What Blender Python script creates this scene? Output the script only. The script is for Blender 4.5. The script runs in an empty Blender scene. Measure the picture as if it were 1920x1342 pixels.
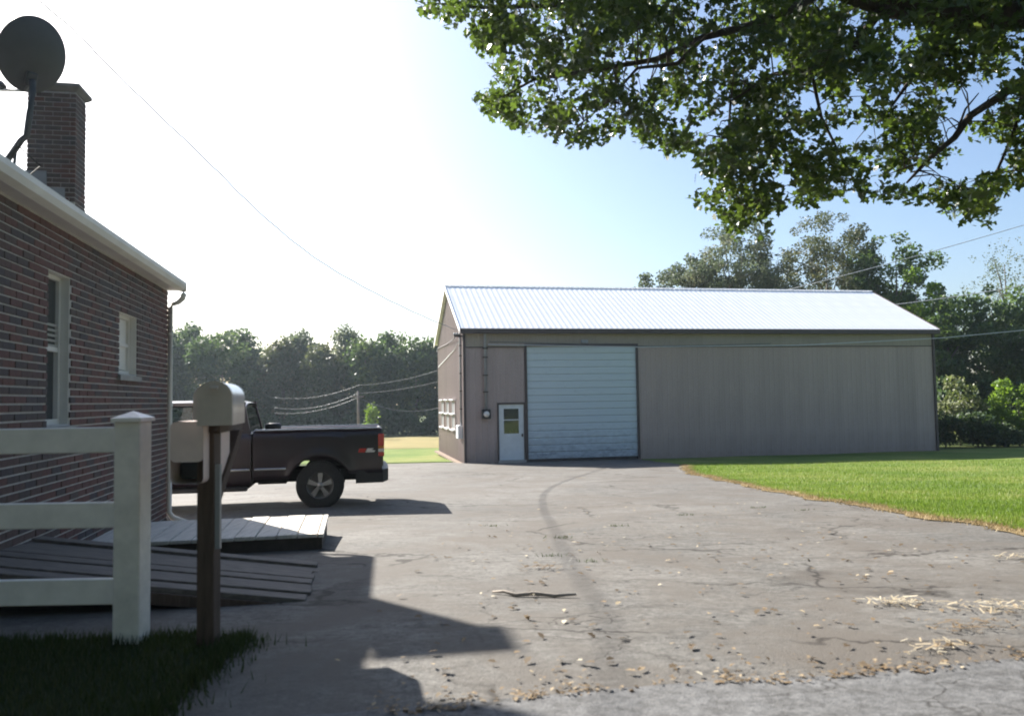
import bpy, bmesh, math, random
import numpy as np
from mathutils import Matrix, Vector
R_ = math.radians
scene = bpy.context.scene
COL = scene.collection
random.seed(7)
# ------------------------------------------------------------------ camera
CAM = (0.0, 0.0, 1.25)
PITCH, ROLL, FPX = .052, -.0165, 1493.0
cp, sp, cr, sr = math.cos(PITCH), math.sin(PITCH), math.cos(ROLL), math.sin(ROLL)
r0, f0, u0 = Vector((1, 0, 0)), Vector((0, cp, sp)), Vector((0, -sp, cp))
cx = r0 * cr + u0 * sr
cy = -r0 * sr + u0 * cr
cam = bpy.data.cameras.new('camera')
cam.sensor_width = 36.0
cam.lens = FPX / 1920 * 36
cam.clip_end = 3000
cam.clip_start = .05
cam.dof.use_dof = True
cam.dof.focus_distance = 26
cam.dof.aperture_fstop = 2.8
camo = bpy.data.objects.new('camera', cam)
COL.objects.link(camo)
m = Matrix.Identity(4)
for i in range(3):
    m[i][0], m[i][1], m[i][2], m[i][3] = cx[i], cy[i], -f0[i], CAM[i]
camo.matrix_world = m
scene.camera = camo
# ------------------------------------------------------------------ world, sun, exposure
TO_SUN = Vector((-1.04, 1.175, 1.0)).normalized()
SUN_EL = math.asin(TO_SUN.z)
SUN_AZ = math.atan2(TO_SUN.x, TO_SUN.y)          # clockwise from +Y
world = bpy.data.worlds.new('World')
scene.world = world
world.use_nodes = True
wn = world.node_tree.nodes
sky = wn.new('ShaderNodeTexSky')
sky.sky_type = 'NISHITA'
sky.sun_disc = False
sky.sun_elevation = SUN_EL
sky.sun_rotation = SUN_AZ
sky.air_density = 1.0
sky.dust_density = 2.0
sky.ozone_density = 3.2
bg = wn['Background']
bg.inputs['Strength'].default_value = .058
world.node_tree.links.new(sky.outputs[0], bg.inputs[0])
sl = bpy.data.lights.new('sun', 'SUN')
sl.energy = 4.4
sl.angle = R_(.53)
sl.color = (1, .95, .87)
so = bpy.data.objects.new('sun', sl)
COL.objects.link(so)
so.location = (-30, 30, 40)
so.rotation_euler = TO_SUN.to_track_quat('Z', 'Y').to_euler()
scene.view_settings.view_transform = 'Standard'
scene.view_settings.look = 'None'
scene.view_settings.gamma = 1
scene.view_settings.exposure = 1.8
scene.view_settings.use_curve_mapping = False
scene.cycles.filter_width = 1.9
scene.cycles.max_bounces = 8
scene.cycles.transparent_max_bounces = 8

# ------------------------------------------------------------------ helpers
PROF_Y = [-60, 0, 4, 13, 32, 90, 900]
PROF_Z = [0, 0, 0, -.46, -1.24, -2.55, -2.55]
def G(x, y):
    z = np.interp(y, PROF_Y, PROF_Z)
    k = np.clip((np.asarray(y) - 3) / 5, 0, 1)
    return z + k * (.012 * np.sin(x * .9 + y * .35) + .010 * np.sin(y * .8 - x * .4 + 1.3))
def at(px, py, Y):
    X, Yp = px - 960, py - 671
    a = X * cr + Yp * sr
    b = -X * sr + Yp * cr
    r = r0 * (a / FPX) - u0 * (b / FPX) + f0
    t = Y / r.y
    return Vector(CAM) + r * t
def seen(p):
    q = Vector(p) - Vector(CAM)
    d = q.dot(f0)
    if d < .2: return False
    return abs(q.dot(cx) / d * FPX) < 960 and abs(q.dot(cy) / d * FPX) < 671

class MB:
    """collects shapes; build() links them as one mesh object"""
    def __init__(s, T=None):
        s.v, s.f, s.T = [], [], T
        s.smooth = []
    def add(s, vs, fs, smooth=False):
        o = len(s.v)
        s.v += [tuple(s.T(*p)) if s.T else tuple(p) for p in vs]
        s.f += [[i + o for i in f] for f in fs]
        s.smooth += [smooth] * len(fs)
        return s
    def box(s, a, b):
        (x0, y0, z0), (x1, y1, z1) = a, b
        return s.add([(x0,y0,z0),(x1,y0,z0),(x1,y1,z0),(x0,y1,z0),(x0,y0,z1),(x1,y0,z1),(x1,y1,z1),(x0,y1,z1)],
                     [(0,3,2,1),(4,5,6,7),(0,1,5,4),(1,2,6,5),(2,3,7,6),(3,0,4,7)])
    def bevbox(s, a, b, r):
        (x0, y0, z0), (x1, y1, z1) = a, b
        vs = []; idx = {}
        for i, (x, sx) in enumerate(((x0, 1), (x1, -1))):
            for j, (y, sy) in enumerate(((y0, 1), (y1, -1))):
                for k, (z, sz) in enumerate(((z0, 1), (z1, -1))):
                    idx[i,j,k] = len(vs)
                    vs += [(x, y+sy*r, z+sz*r), (x+sx*r, y, z+sz*r), (x+sx*r, y+sy*r, z)]
        bm = bmesh.new()
        for p in vs: bm.verts.new(p)
        bmesh.ops.convex_hull(bm, input=bm.verts)
        bm.verts.index_update()
        out = [v.co[:] for v in bm.verts]; fs = [[v.index for v in f.verts] for f in bm.faces]
        bm.free()
        return s.add(out, fs)
    def hull(s, pts):
        bm = bmesh.new()
        for p in pts: bm.verts.new(p)
        bmesh.ops.convex_hull(bm, input=bm.verts)
        for v in [v for v in bm.verts if not v.link_faces]: bm.verts.remove(v)
        bm.verts.index_update()
        out = [v.co[:] for v in bm.verts]; fs = [[v.index for v in f.verts] for f in bm.faces]
        bm.free()
        return s.add(out, fs)
    def prism(s, poly, a, b, axis=1):
        """poly of 2D points extruded along axis from a to b"""
        def P(p, t):
            if axis == 1: return (p[0], t, p[1])
            if axis == 0: return (t, p[0], p[1])
            return (p[0], p[1], t)
        n = len(poly)
        vs = [P(p, a) for p in poly] + [P(p, b) for p in poly]
        fs = [list(range(n)), list(range(2*n-1, n-1, -1))]
        for i in range(n):
            j = (i + 1) % n
            fs.append((i, i+n, j+n, j))
        return s.add(vs, fs)
    def tube(s, pts, r, n=8, cap=True):
        pts = [Vector(p) for p in pts]
        rs = r if isinstance(r, (list, tuple)) else [r] * len(pts)
        vs, fs = [], []
        up = Vector((0, 0, 1))
        for i, p in enumerate(pts):
            t = (pts[min(i+1, len(pts)-1)] - pts[max(i-1, 0)]).normalized()
            a = t.cross(up)
            if a.length < .05: a = t.cross(Vector((0, 1, 0)))
            a.normalize(); b = t.cross(a)
            for k in range(n):
                an = 2 * math.pi * k / n
                vs.append(p + (a * math.cos(an) + b * math.sin(an)) * rs[i])
        for i in range(len(pts) - 1):
            for k in range(n):
                k2 = (k + 1) % n
                fs.append((i*n+k, i*n+k2, (i+1)*n+k2, (i+1)*n+k))
        if cap:
            fs.append(list(range(n-1, -1, -1))); fs.append(list(range((len(pts)-1)*n, len(pts)*n)))
        return s.add(vs, fs, True)
    def lathe(s, prof, c, axis='y', n=32, a0=0, a1=2*math.pi):
        """prof: (radius, offset along axis)"""
        vs, fs = [], []
        full = abs(a1 - a0 - 2*math.pi) < 1e-6
        m_ = n if full else n + 1
        for (r, o) in prof:
            for k in range(m_):
                an = a0 + (a1-a0) * k / n
                ca, sa = r*math.cos(an), r*math.sin(an)
                p = {'y': (ca, o, sa), 'x': (o, ca, sa), 'z': (ca, sa, o)}[axis]
                vs.append((c[0]+p[0], c[1]+p[1], c[2]+p[2]))
        for i in range(len(prof)-1):
            for k in range(n):
                k2 = (k+1) % m_
                fs.append((i*m_+k, i*m_+k2, (i+1)*m_+k2, (i+1)*m_+k))
        return s.add(vs, fs, True)
    def grid(s, rows, smooth=True):
        nr, nc = len(rows), len(rows[0])
        vs = [p for r in rows for p in r]
        fs = [(i*nc+j, i*nc+j+1, (i+1)*nc+j+1, (i+1)*nc+j) for i in range(nr-1) for j in range(nc-1)]
        return s.add(vs, fs, smooth)
    def mesh(s, name, off=(0,0,0), fix=True):
        me = bpy.data.meshes.new(name)
        o = Vector(off)
        me.from_pydata([tuple(Vector(p)-o) for p in s.v], [], s.f)
        me.polygons.foreach_set('use_smooth', s.smooth)
        if fix:
            bm = bmesh.new(); bm.from_mesh(me)
            bmesh.ops.recalc_face_normals(bm, faces=bm.faces)
            bm.to_mesh(me); bm.free()
        me.update()
        return me
    def build(s, name, mat, parent=None, loc=None, fix=True):
        if parent is not None: off = parent['_base']
        else: off = loc if loc is not None else tuple(np.mean(np.array(s.v), 0)[:2]) + (float(np.array(s.v)[:, 2].min()),)
        me = s.mesh(name, off, fix)
        me.materials.append(mat)
        o = bpy.data.objects.new(name, me)
        COL.objects.link(o)
        if parent is not None:
            o.parent = parent
            o['_base'] = parent['_base']
        else:
            o.location = off
            o['_base'] = tuple(off)
        return o

def tag(o, label=None, cat=None, group=None, kind=None):
    if label: o['label'] = label
    if cat: o['category'] = cat
    if group: o['group'] = group
    if kind: o['kind'] = kind
    return o
def thing(name, label, cat, loc, group=None):
    o = bpy.data.objects.new(name, None)
    COL.objects.link(o)
    o.location = loc
    o.empty_display_size = .2
    o['_base'] = tuple(loc)
    return tag(o, label, cat, group)

# ------------------------------------------------------------------ materials
def new_mat(name):
    mt = bpy.data.materials.new(name); mt.use_nodes = True
    return mt, mt.node_tree.nodes, mt.node_tree.links, mt.node_tree.nodes['Principled BSDF']
def ramp(nodes, stops):
    r = nodes.new('ShaderNodeValToRGB')
    els = r.color_ramp.elements
    while len(els) < len(stops): els.new(.5)
    for e, (p, c) in zip(els, stops):
        e.position = p; e.color = tuple(c) + (1,)
    return r
def noise(nodes, links, scale, detail=4, rough=.6, coord='Object', stretch=None, dist=0):
    tc = nodes.new('ShaderNodeTexCoord')
    n = nodes.new('ShaderNodeTexNoise')
    n.inputs['Scale'].default_value = scale; n.inputs['Detail'].default_value = detail
    n.inputs['Roughness'].default_value = rough; n.inputs['Distortion'].default_value = dist
    if stretch:
        mp = nodes.new('ShaderNodeMapping'); mp.inputs['Scale'].default_value = stretch
        links.new(tc.outputs[coord], mp.inputs[0]); links.new(mp.outputs[0], n.inputs['Vector'])
    else:
        links.new(tc.outputs[coord], n.inputs['Vector'])
    return n
def mix(nodes, links, fac, a, b, mode='MIX'):
    mx = nodes.new('ShaderNodeMix'); mx.data_type = 'RGBA'; mx.blend_type = mode
    for sock, val in ((mx.inputs[0], fac), (mx.inputs[6], a), (mx.inputs[7], b)):
        if hasattr(val, 'links') or hasattr(val, 'is_linked'): links.new(val, sock)
        elif isinstance(val, tuple): sock.default_value = val + (1,) if len(val) == 3 else val
        else: sock.default_value = val
    return mx.outputs[2]
def bump(nodes, links, h, bsdf, strength=.3, dist=.01):
    b = nodes.new('ShaderNodeBump'); b.inputs['Strength'].default_value = strength; b.inputs['Distance'].default_value = dist
    links.new(h, b.inputs['Height']); links.new(b.outputs[0], bsdf.inputs['Normal'])
def plain(name, c, rough=.5, metal=0, var=.15, scale=6, coat=0, stretch=None, bmp=0, spec=.5):
    mt, n, l, b = new_mat(name)
    nz = noise(n, l, scale, 5, .65, stretch=stretch)
    d = tuple(max(0, x*(1-var)) for x in c); e = tuple(min(1, x*(1+var)) for x in c)
    rp = ramp(n, [(.3, d), (.7, e)])
    l.new(nz.outputs[0], rp.inputs[0]); l.new(rp.outputs[0], b.inputs['Base Color'])
    b.inputs['Roughness'].default_value = rough; b.inputs['Metallic'].default_value = metal
    b.inputs['Coat Weight'].default_value = coat; b.inputs['Specular IOR Level'].default_value = spec
    if bmp:
        bump(n, l, nz.outputs[0], b, bmp, .01)
    return mt
def leaf_mat(name, stops, transl=.38, rough=.45, tr_col=(.16, .26, .03)):
    mt, n, l, b = new_mat(name)
    at_ = n.new('ShaderNodeAttribute'); at_.attribute_name = 'tint'
    rp = ramp(n, stops)
    l.new(at_.outputs['Fac'], rp.inputs[0]); l.new(rp.outputs[0], b.inputs['Base Color'])
    b.inputs['Roughness'].default_value = rough
    b.inputs['Specular IOR Level'].default_value = .35
    t = n.new('ShaderNodeBsdfTranslucent')
    tc = mix(n, l, .55, rp.outputs[0], tr_col)
    l.new(tc, t.inputs[0])
    ms = n.new('ShaderNodeMixShader'); ms.inputs[0].default_value = transl
    l.new(b.outputs[0], ms.inputs[1]); l.new(t.outputs[0], ms.inputs[2])
    l.new(ms.outputs[0], n['Material Output'].inputs[0])
    return mt

def asphalt(name, c, crack=True, dirt=None, patch=.35):
    mt, n, l, b = new_mat(name)
    big = noise(n, l, .45, 5, .65, dist=.4)
    rp = ramp(n, [(.25, tuple(x*(1-patch) for x in c)), (.5, c), (.78, tuple(min(1, x*(1+patch)) for x in c))])
    l.new(big.outputs[0], rp.inputs[0])
    col = rp.outputs[0]
    fine = noise(n, l, 90, 3, .7)
    fr = ramp(n, [(.3, (.62,.62,.62)), (.7, (1.35,1.33,1.3))]); l.new(fine.outputs[0], fr.inputs[0])
    col = mix(n, l, .8, col, fr.outputs[0], 'MULTIPLY')
    mid = noise(n, l, 5, 5, .7, stretch=(1, 2.2, 1))
    mr = ramp(n, [(.34, (.58,.56,.54)), (.48, (.95,.94,.93)), (.62, (1.18,1.18,1.18))]); l.new(mid.outputs[0], mr.inputs[0])
    col = mix(n, l, .8, col, mr.outputs[0], 'MULTIPLY')
    ag = noise(n, l, 24, 5, .8)
    ar = ramp(n, [(.36, (.50,.49,.48)), (.5, (1,1,1)), (.66, (1.42,1.40,1.37))]); l.new(ag.outputs[0], ar.inputs[0])
    col = mix(n, l, .75, col, ar.outputs[0], 'MULTIPLY')
    h = mix(n, l, .5, fine.outputs[0], ag.outputs[0])
    if dirt:
        dn = noise(n, l, .8, 6, .7, dist=.6)
        dr = ramp(n, [(.42, (0,0,0)), (.62, (1,1,1))]); l.new(dn.outputs[0], dr.inputs[0])
        col = mix(n, l, dr.outputs[0], col, dirt)
    st = noise(n, l, .55, 3, .55, dist=1.2)
    sr_ = ramp(n, [(.60, (1,1,1)), (.72, (.66,.64,.62))]); l.new(st.outputs[0], sr_.inputs[0])
    col = mix(n, l, 1, col, sr_.outputs[0], 'MULTIPLY')
    if crack:
        tc = n.new('ShaderNodeTexCoord')
        wob = noise(n, l, 2.5, 3, .6)
        add = n.new('ShaderNodeVectorMath'); add.operation = 'MULTIPLY_ADD'
        l.new(wob.outputs['Color'], add.inputs[0]); add.inputs[1].default_value = (.5,.5,.5); l.new(tc.outputs['Object'], add.inputs[2])
        for sc, w, st in ((.42, .006, (.8, 1.5, 1)), (1.3, .005, (.75, 1.5, 1))):
            mp = n.new('ShaderNodeMapping'); mp.inputs['Scale'].default_value = st; l.new(add.outputs[0], mp.inputs[0])
            v = n.new('ShaderNodeTexVoronoi'); v.feature = 'DISTANCE_TO_EDGE'; v.inputs['Scale'].default_value = sc
            l.new(mp.outputs[0], v.inputs['Vector'])
            cr_ = ramp(n, [(0, (.26,.24,.22)), (w*.7, (.40,.38,.36)), (w*2.0, (1,1,1))]); l.new(v.outputs['Distance'], cr_.inputs[0])
            msk = noise(n, l, .7 if sc < 1 else .33, 2, .5)
            mk = ramp(n, [(.42, (0,0,0)), (.52, (1,1,1))]) if sc < 1 else ramp(n, [(.5, (0,0,0)), (.6, (1,1,1))]); l.new(msk.outputs[0], mk.inputs[0])
            col = mix(n, l, mk.outputs[0], col, mix(n, l, 1, col, cr_.outputs[0], 'MULTIPLY'))
    l.new(col, b.inputs['Base Color'])
    b.inputs['Roughness'].default_value = .82
    b.inputs['Specular IOR Level'].default_value = .3
    bump(n, l, h, b, .8, .012)
    return mt
def grass_mat(name, a, c, d, scale=.5):
    mt, n, l, b = new_mat(name)
    n1 = noise(n, l, scale, 5, .65)
    rp = ramp(n, [(.28, a), (.5, c), (.75, d)]); l.new(n1.outputs[0], rp.inputs[0])
    n2 = noise(n, l, 40, 4, .75)
    r2 = ramp(n, [(.3, (.5,.52,.5)), (.7, (1.4,1.38,1.3))]); l.new(n2.outputs[0], r2.inputs[0])
    l.new(mix(n, l, .9, rp.outputs[0], r2.outputs[0], 'MULTIPLY'), b.inputs['Base Color'])
    b.inputs['Roughness'].default_value = .9; b.inputs['Specular IOR Level'].default_value = .15
    bump(n, l, n2.outputs[0], b, .9, .03)
    return mt

M = {}
M['asphalt'] = asphalt('worn_asphalt', (.133, .128, .119), True, (.107, .094, .080))
M['road'] = asphalt('road_asphalt', (.135, .136, .138), True, None, .2)
M['earth'] = grass_mat('rough_grass', (.05,.075,.025), (.07,.10,.03), (.11,.12,.045), .12)
M['lawn'] = grass_mat('mown_lawn', (.085,.145,.028), (.15,.205,.045), (.28,.26,.10), .35)
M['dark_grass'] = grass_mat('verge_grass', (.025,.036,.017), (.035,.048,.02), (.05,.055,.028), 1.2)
M['dry_field'] = grass_mat('dry_field', (.20,.19,.07), (.27,.22,.09), (.32,.25,.11), .15)
M['dry_strip'] = grass_mat('dead_grass', (.17,.13,.07), (.26,.19,.10), (.33,.25,.14), 3)
M['mortar'] = plain('mortar', (.52,.49,.47), .9, var=.15, scale=14, bmp=.3)
BR = [(.100,.060,.052), (.122,.058,.050), (.080,.060,.057), (.092,.064,.056), (.135,.062,.050), (.070,.056,.058)]
M['brick'] = [plain('brick_tone', c, .85, var=.22, scale=25, bmp=.4) for c in BR]
M['white_trim'] = plain('painted_trim', (.72,.69,.64), .5, var=.08, scale=3)
M['soffit'] = plain('soffit_paint', (.66,.63,.61), .6, var=.08, scale=3)
M['shingle'] = plain('roof_shingle', (.09,.085,.08), .9, var=.3, scale=18, bmp=.4)
M['concrete'] = plain('concrete', (.32,.31,.29), .85, var=.18, scale=12, bmp=.3)
M['cap'] = plain('weathered_cap', (.17,.165,.16), .9, var=.2, scale=10, bmp=.3)
M['pane_grey'] = plain('clouded_pane', (.27,.275,.285), .3, var=.12, scale=2)
M['dirt'] = plain('bare_dirt', (.20,.145,.105), .95, var=.3, scale=8, bmp=.5)
M['flashing'] = plain('grey_flashing', (.28,.29,.31), .5, .2, var=.15, scale=5)
M['vinyl'] = plain('white_vinyl', (.84,.78,.72), .42, var=.12, scale=5)
M['vinyl_dirty'] = plain('weathered_vinyl', (.78,.72,.65), .5, var=.16, scale=6)
M['dish'] = plain('dish_grey', (.06,.063,.07), .55, var=.1, scale=4)
M['steel'] = plain('galvanised_tube', (.16,.165,.17), .4, .7, var=.15, scale=12)
M['mail_metal'] = plain('mailbox_metal', (.62,.63,.65), .28, .85, var=.12, scale=9)
M['mail_front'] = plain('mailbox_front', (.50,.43,.37), .5, .1, var=.12, scale=9)
M['news'] = plain('newspaper_box_plastic', (.72,.56,.50), .55, var=.1, scale=6)
M['red_flag'] = plain('red_plastic', (.45,.03,.02), .5, var=.1)
M['old_wood'] = plain('dark_post_wood', (.095,.062,.045), .85, var=.3, scale=9, stretch=(4,4,.5), bmp=.5)
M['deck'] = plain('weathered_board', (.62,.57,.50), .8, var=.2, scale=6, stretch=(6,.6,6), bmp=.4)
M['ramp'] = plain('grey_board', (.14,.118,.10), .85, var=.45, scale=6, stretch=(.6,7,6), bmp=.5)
M['dark_wood'] = plain('dark_frame_wood', (.07,.055,.045), .85, var=.3, scale=8, bmp=.4)
M['tin'] = plain('roof_tin', (.93,.93,.93), .45, .0, var=.05, scale=1.5)
M['brown_trim'] = plain('brown_trim', (.06,.042,.042), .5, var=.15, scale=4)
M['white_paint'] = plain('white_paint', (.62,.66,.68), .45, var=.07, scale=5)
M['black'] = plain('black_plastic', (.015,.015,.017), .5, var=.2)
M['rubber'] = plain('tyre_rubber', (.02,.02,.02), .8, var=.3, scale=20, bmp=.3)
M['chrome'] = plain('bright_metal', (.6,.6,.6), .22, .9, var=.1)
M['alloy'] = plain('alloy_rim', (.36,.35,.34), .35, .6, var=.15, scale=8)
M['under'] = plain('chassis_black', (.012,.012,.012), .8, var=.3)
M['red_lamp'] = plain('red_lamp', (.5,.025,.015), .2, coat=.6, var=.1)
M['amber_lamp'] = plain('amber_lamp', (.6,.2,.03), .2, coat=.6, var=.1)
M['clear_lamp'] = plain('clear_lamp', (.7,.66,.62), .15, coat=.6, var=.1)
M['wire'] = plain('cable_grey', (.45,.46,.48), .5, var=.1)
M['wire_mid'] = plain('cable_slate', (.17,.18,.20), .5, var=.1)
M['wire_dark'] = plain('cable_dark', (.07,.07,.075), .6, var=.1)
M['pole_wood'] = plain('pole_wood', (.20,.175,.15), .9, var=.2, scale=4, stretch=(3,3,.4))
M['bark'] = plain('bark', (.055,.043,.034), .95, var=.45, scale=9, stretch=(2,2,.5), bmp=.9)
M['stick'] = plain('dead_stick', (.30,.26,.22), .9, var=.35, scale=14)
M['bark_far'] = plain('grey_bark', (.14,.12,.10), .95, var=.3, scale=4)
def car_paint():
    mt, n, l, b = new_mat('dark_maroon_paint')
    nz = noise(n, l, 2.2, 6, .7)
    rp = ramp(n, [(.35, (.016,.008,.011)), (.7, (.026,.014,.017))]); l.new(nz.outputs[0], rp.inputs[0])
    l.new(rp.outputs[0], b.inputs['Base Color'])
    r2 = ramp(n, [(.35, (.28,)*3), (.7, (.45,)*3)]); l.new(nz.outputs[0], r2.inputs[0]); l.new(r2.outputs[0], b.inputs['Roughness'])
    b.inputs['Coat Weight'].default_value = .5; b.inputs['Coat Roughness'].default_value = .12
    return mt
M['paint'] = car_paint()
def glass_dark(name, c=(.02,.025,.03), rough=.05):
    mt, n, l, b = new_mat(name)
    nz = noise(n, l, 1.5, 2, .5)
    rp = ramp(n, [(.3, c), (.7, tuple(x*1.3 for x in c))]); l.new(nz.outputs[0], rp.inputs[0]); l.new(rp.outputs[0], b.inputs['Base Color'])
    b.inputs['Roughness'].default_value = rough; b.inputs['Specular IOR Level'].default_value = .9
    return mt
M['glass'] = glass_dark('window_glass')
def glass_clear():
    mt, n, l, b = new_mat('vehicle_glass')
    t = n.new('ShaderNodeBsdfTransparent'); t.inputs[0].default_value = (.55,.62,.62,1)
    g = n.new('ShaderNodeBsdfGlossy'); g.inputs['Roughness'].default_value = .03
    nz = noise(n, l, 3, 2, .5); rp = ramp(n, [(.3, (.9,.9,.9)), (.7, (1,1,1))]); l.new(nz.outputs[0], rp.inputs[0]); l.new(rp.outputs[0], g.inputs[0])
    fr = n.new('ShaderNodeFresnel'); fr.inputs[0].default_value = 1.5
    ms = n.new('ShaderNodeMixShader'); l.new(fr.outputs[0], ms.inputs[0]); l.new(t.outputs[0], ms.inputs[1]); l.new(g.outputs[0], ms.inputs[2])
    l.new(ms.outputs[0], n['Material Output'].inputs[0])
    return mt
M['car_glass'] = glass_clear()
def siding(name, c):
    mt, n, l, b = new_mat(name)
    n1 = noise(n, l, .8, 5, .6, stretch=(1,1,.25)); rp = ramp(n, [(.3, tuple(x*.88 for x in c)), (.7, tuple(x*1.1 for x in c))])
    l.new(n1.outputs[0], rp.inputs[0])
    n2 = noise(n, l, 22, 4, .7); r2 = ramp(n, [(.35, (.86,.85,.84)), (.65, (1.05,1.05,1.05))]); l.new(n2.outputs[0], r2.inputs[0])
    oi = n.new('ShaderNodeObjectInfo'); r3 = ramp(n, [(0, (.93,.93,.93)), (1, (1.05,1.05,1.05))]); l.new(oi.outputs['Random'], r3.inputs[0])
    ge = n.new('ShaderNodeNewGeometry'); sx = n.new('ShaderNodeSeparateXYZ'); l.new(ge.outputs['Position'], sx.inputs[0])
    mr = n.new('ShaderNodeMapRange'); mr.inputs['From Min'].default_value = -1.3; mr.inputs['From Max'].default_value = -.2; mr.inputs['To Min'].default_value = .75; mr.inputs['To Max'].default_value = 0
    l.new(sx.outputs[2], mr.inputs[0]); sp2 = noise(n, l, 2.2, 6, .75); ml = n.new('ShaderNodeMath'); ml.operation = 'MULTIPLY'; l.new(mr.outputs[0], ml.inputs[0]); l.new(sp2.outputs[0], ml.inputs[1])
    spl = mix(n, l, ml.outputs[0], rp.outputs[0], (.16,.125,.10))
    l.new(mix(n, l, 1, mix(n, l, .7, spl, r2.outputs[0], 'MULTIPLY'), r3.outputs[0], 'MULTIPLY'), b.inputs['Base Color'])
    b.inputs['Roughness'].default_value = .55; b.inputs['Metallic'].default_value = 0
    return mt
M['siding'] = siding('tan_siding', (.385,.302,.282))
M['siding_upper'] = siding('tan_siding_upper', (.33,.28,.23))
def door_paint():
    mt, n, l, b = new_mat('garage_door_paint')
    tc = n.new('ShaderNodeTexCoord'); sx = n.new('ShaderNodeSeparateXYZ'); l.new(tc.outputs['Object'], sx.inputs[0])
    nz = noise(n, l, 3.5, 6, .75, stretch=(1,1,2.5))
    mr = n.new('ShaderNodeMapRange'); mr.inputs['From Min'].default_value = .1; mr.inputs['From Max'].default_value = 1.5
    mr.inputs['To Min'].default_value = .32; mr.inputs['To Max'].default_value = -.1
    l.new(sx.outputs[2], mr.inputs[0])
    ad = n.new('ShaderNodeMath'); ad.operation = 'ADD'; l.new(nz.outputs[0], ad.inputs[0]); l.new(mr.outputs[0], ad.inputs[1])
    rp = ramp(n, [(.45, (.52,.60,.65)), (.72, (.40,.46,.51)), (.9, (.24,.28,.32))]); l.new(ad.outputs[0], rp.inputs[0])
    l.new(rp.outputs[0], b.inputs['Base Color']); b.inputs['Roughness'].default_value = .5
    return mt
M['garage'] = door_paint()
LEAF_NEAR = leaf_mat('oak_leaf', [(0, (.016,.032,.015)), (.5, (.030,.055,.019)), (.93, (.08,.115,.025)), (1, (.24,.20,.07))], .37, .36, (.19,.29,.03))
LEAF_FAR = leaf_mat('woodland_leaf', [(0, (.026,.055,.028)), (.55, (.05,.088,.036)), (1, (.14,.17,.055))], .36, .55, (.14,.22,.05))
LEAF_GREY = leaf_mat('grey_green_leaf', [(0, (.06,.09,.062)), (.6, (.11,.145,.092)), (1, (.24,.23,.16))], .42, .6, (.15,.18,.07))
LEAF_BRIGHT = leaf_mat('bright_leaf', [(0, (.06,.12,.02)), (.6, (.12,.21,.03)), (1, (.20,.28,.06))], .46, .5, (.25,.38,.03))
LEAF_PALE = leaf_mat('pale_shrub_leaf', [(0, (.07,.10,.035)), (.55, (.15,.175,.06)), (1, (.48,.48,.38))], .35, .5, (.2,.25,.05))
LEAF_MID = leaf_mat('mid_green_leaf', [(0, (.035,.07,.03)), (.5, (.065,.11,.04)), (1, (.15,.20,.06))], .40, .5, (.17,.27,.05))
LEAF_BROWN = leaf_mat('brown_leaf', [(0, (.045,.072,.038)), (.6, (.078,.10,.052)), (1, (.17,.15,.09))], .35, .6, (.16,.17,.05))

# ------------------------------------------------------------------ ground sheets
def sheet(name, left, right, ys, nx, dz, mat, label=None, kind='structure', y_of=None):
    rows = []
    for y in ys:
        a, b = left(y), right(y)
        row = []
        for i in range(nx + 1):
            x = a + (b - a) * i / nx
            yy = y_of(x, y) if y_of else y
            row.append((x, yy, float(G(x, yy)) + dz))
        rows.append(row)
    o = MB().grid(rows).build(name, mat, loc=(0, 0, 0), fix=False)
    o['kind'] = kind
    if label: o['label'] = label
    return o
ys_far = [-150, -60, -20, -5] + list(np.arange(0, 40, 1.0)) + list(np.arange(40, 100, 4)) + [150, 250, 400, 700]
xs = [-500, -200, -100, -60, -40] + list(np.arange(-30, 31, 1.5)) + [40, 60, 100, 200, 500]
rows = [[(x, y, float(G(x, y)) - .012) for x in xs] for y in ys_far]
gr = MB().grid(rows).build('ground', M['earth'], loc=(0,0,0), fix=False); gr['kind'] = 'structure'; gr['label'] = 'rough grassy ground around the drive and the shed'
ROADEDGE = lambda x: 3.42 + .16 * (x - .3) + .03 * math.sin(x * 3.1) + .018 * math.sin(x * 8.3 + 1)
lawn_edge_pts = [(3, 5.6), (5.5, 5.33), (8.3, 5.27), (9.8, 5.11), (12, 5.07), (16.8, 4.87), (21, 4.84), (22.6, 4.95), (24.5, 5.35), (26.5, 5.55), (29, 5.3), (32.6, 5.15), (34, 5.1)]
LE = lambda y: float(np.interp(y, [p[0] for p in lawn_edge_pts], [p[1] for p in lawn_edge_pts])) + .055 * math.sin(y * 2.3) + .04 * math.sin(y * 5.7) + .025 * math.sin(y * 13.1)
dys = [0, .15, .4, .8] + list(np.arange(1.3, 29.5, .5))
def dy_of(x, t): 
    return ROADEDGE(x) - .12 + t
sheet('driveway', lambda t: -11.5, lambda t: 6.0 if t < 20 else 7.6, dys, 36, .004, M['asphalt'], 'cracked grey brown asphalt driveway running up to the shed', y_of=dy_of)
sheet('road', lambda t: -60, lambda t: 60, [-7, -5, -3, -1.5, -.6, -.25, 0], 160, .012, M['road'], 'grey road along the bottom of the picture', y_of=lambda x, t: ROADEDGE(x) + t)
sheet('lawn', lambda y: LE(y), lambda y: 60, list(np.arange(4.4, 36.2, .3)), 40, .012, M['lawn'], 'bright green mown lawn beside the driveway')
sheet('lawn_border', lambda y: LE(y) - .16 + .06*math.sin(y*3.7), lambda y: LE(y) + .1, list(np.arange(4.4, 26, .15)), 2, .016, M['dry_strip'], 'strip of dead tan grass between lawn and driveway')
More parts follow.
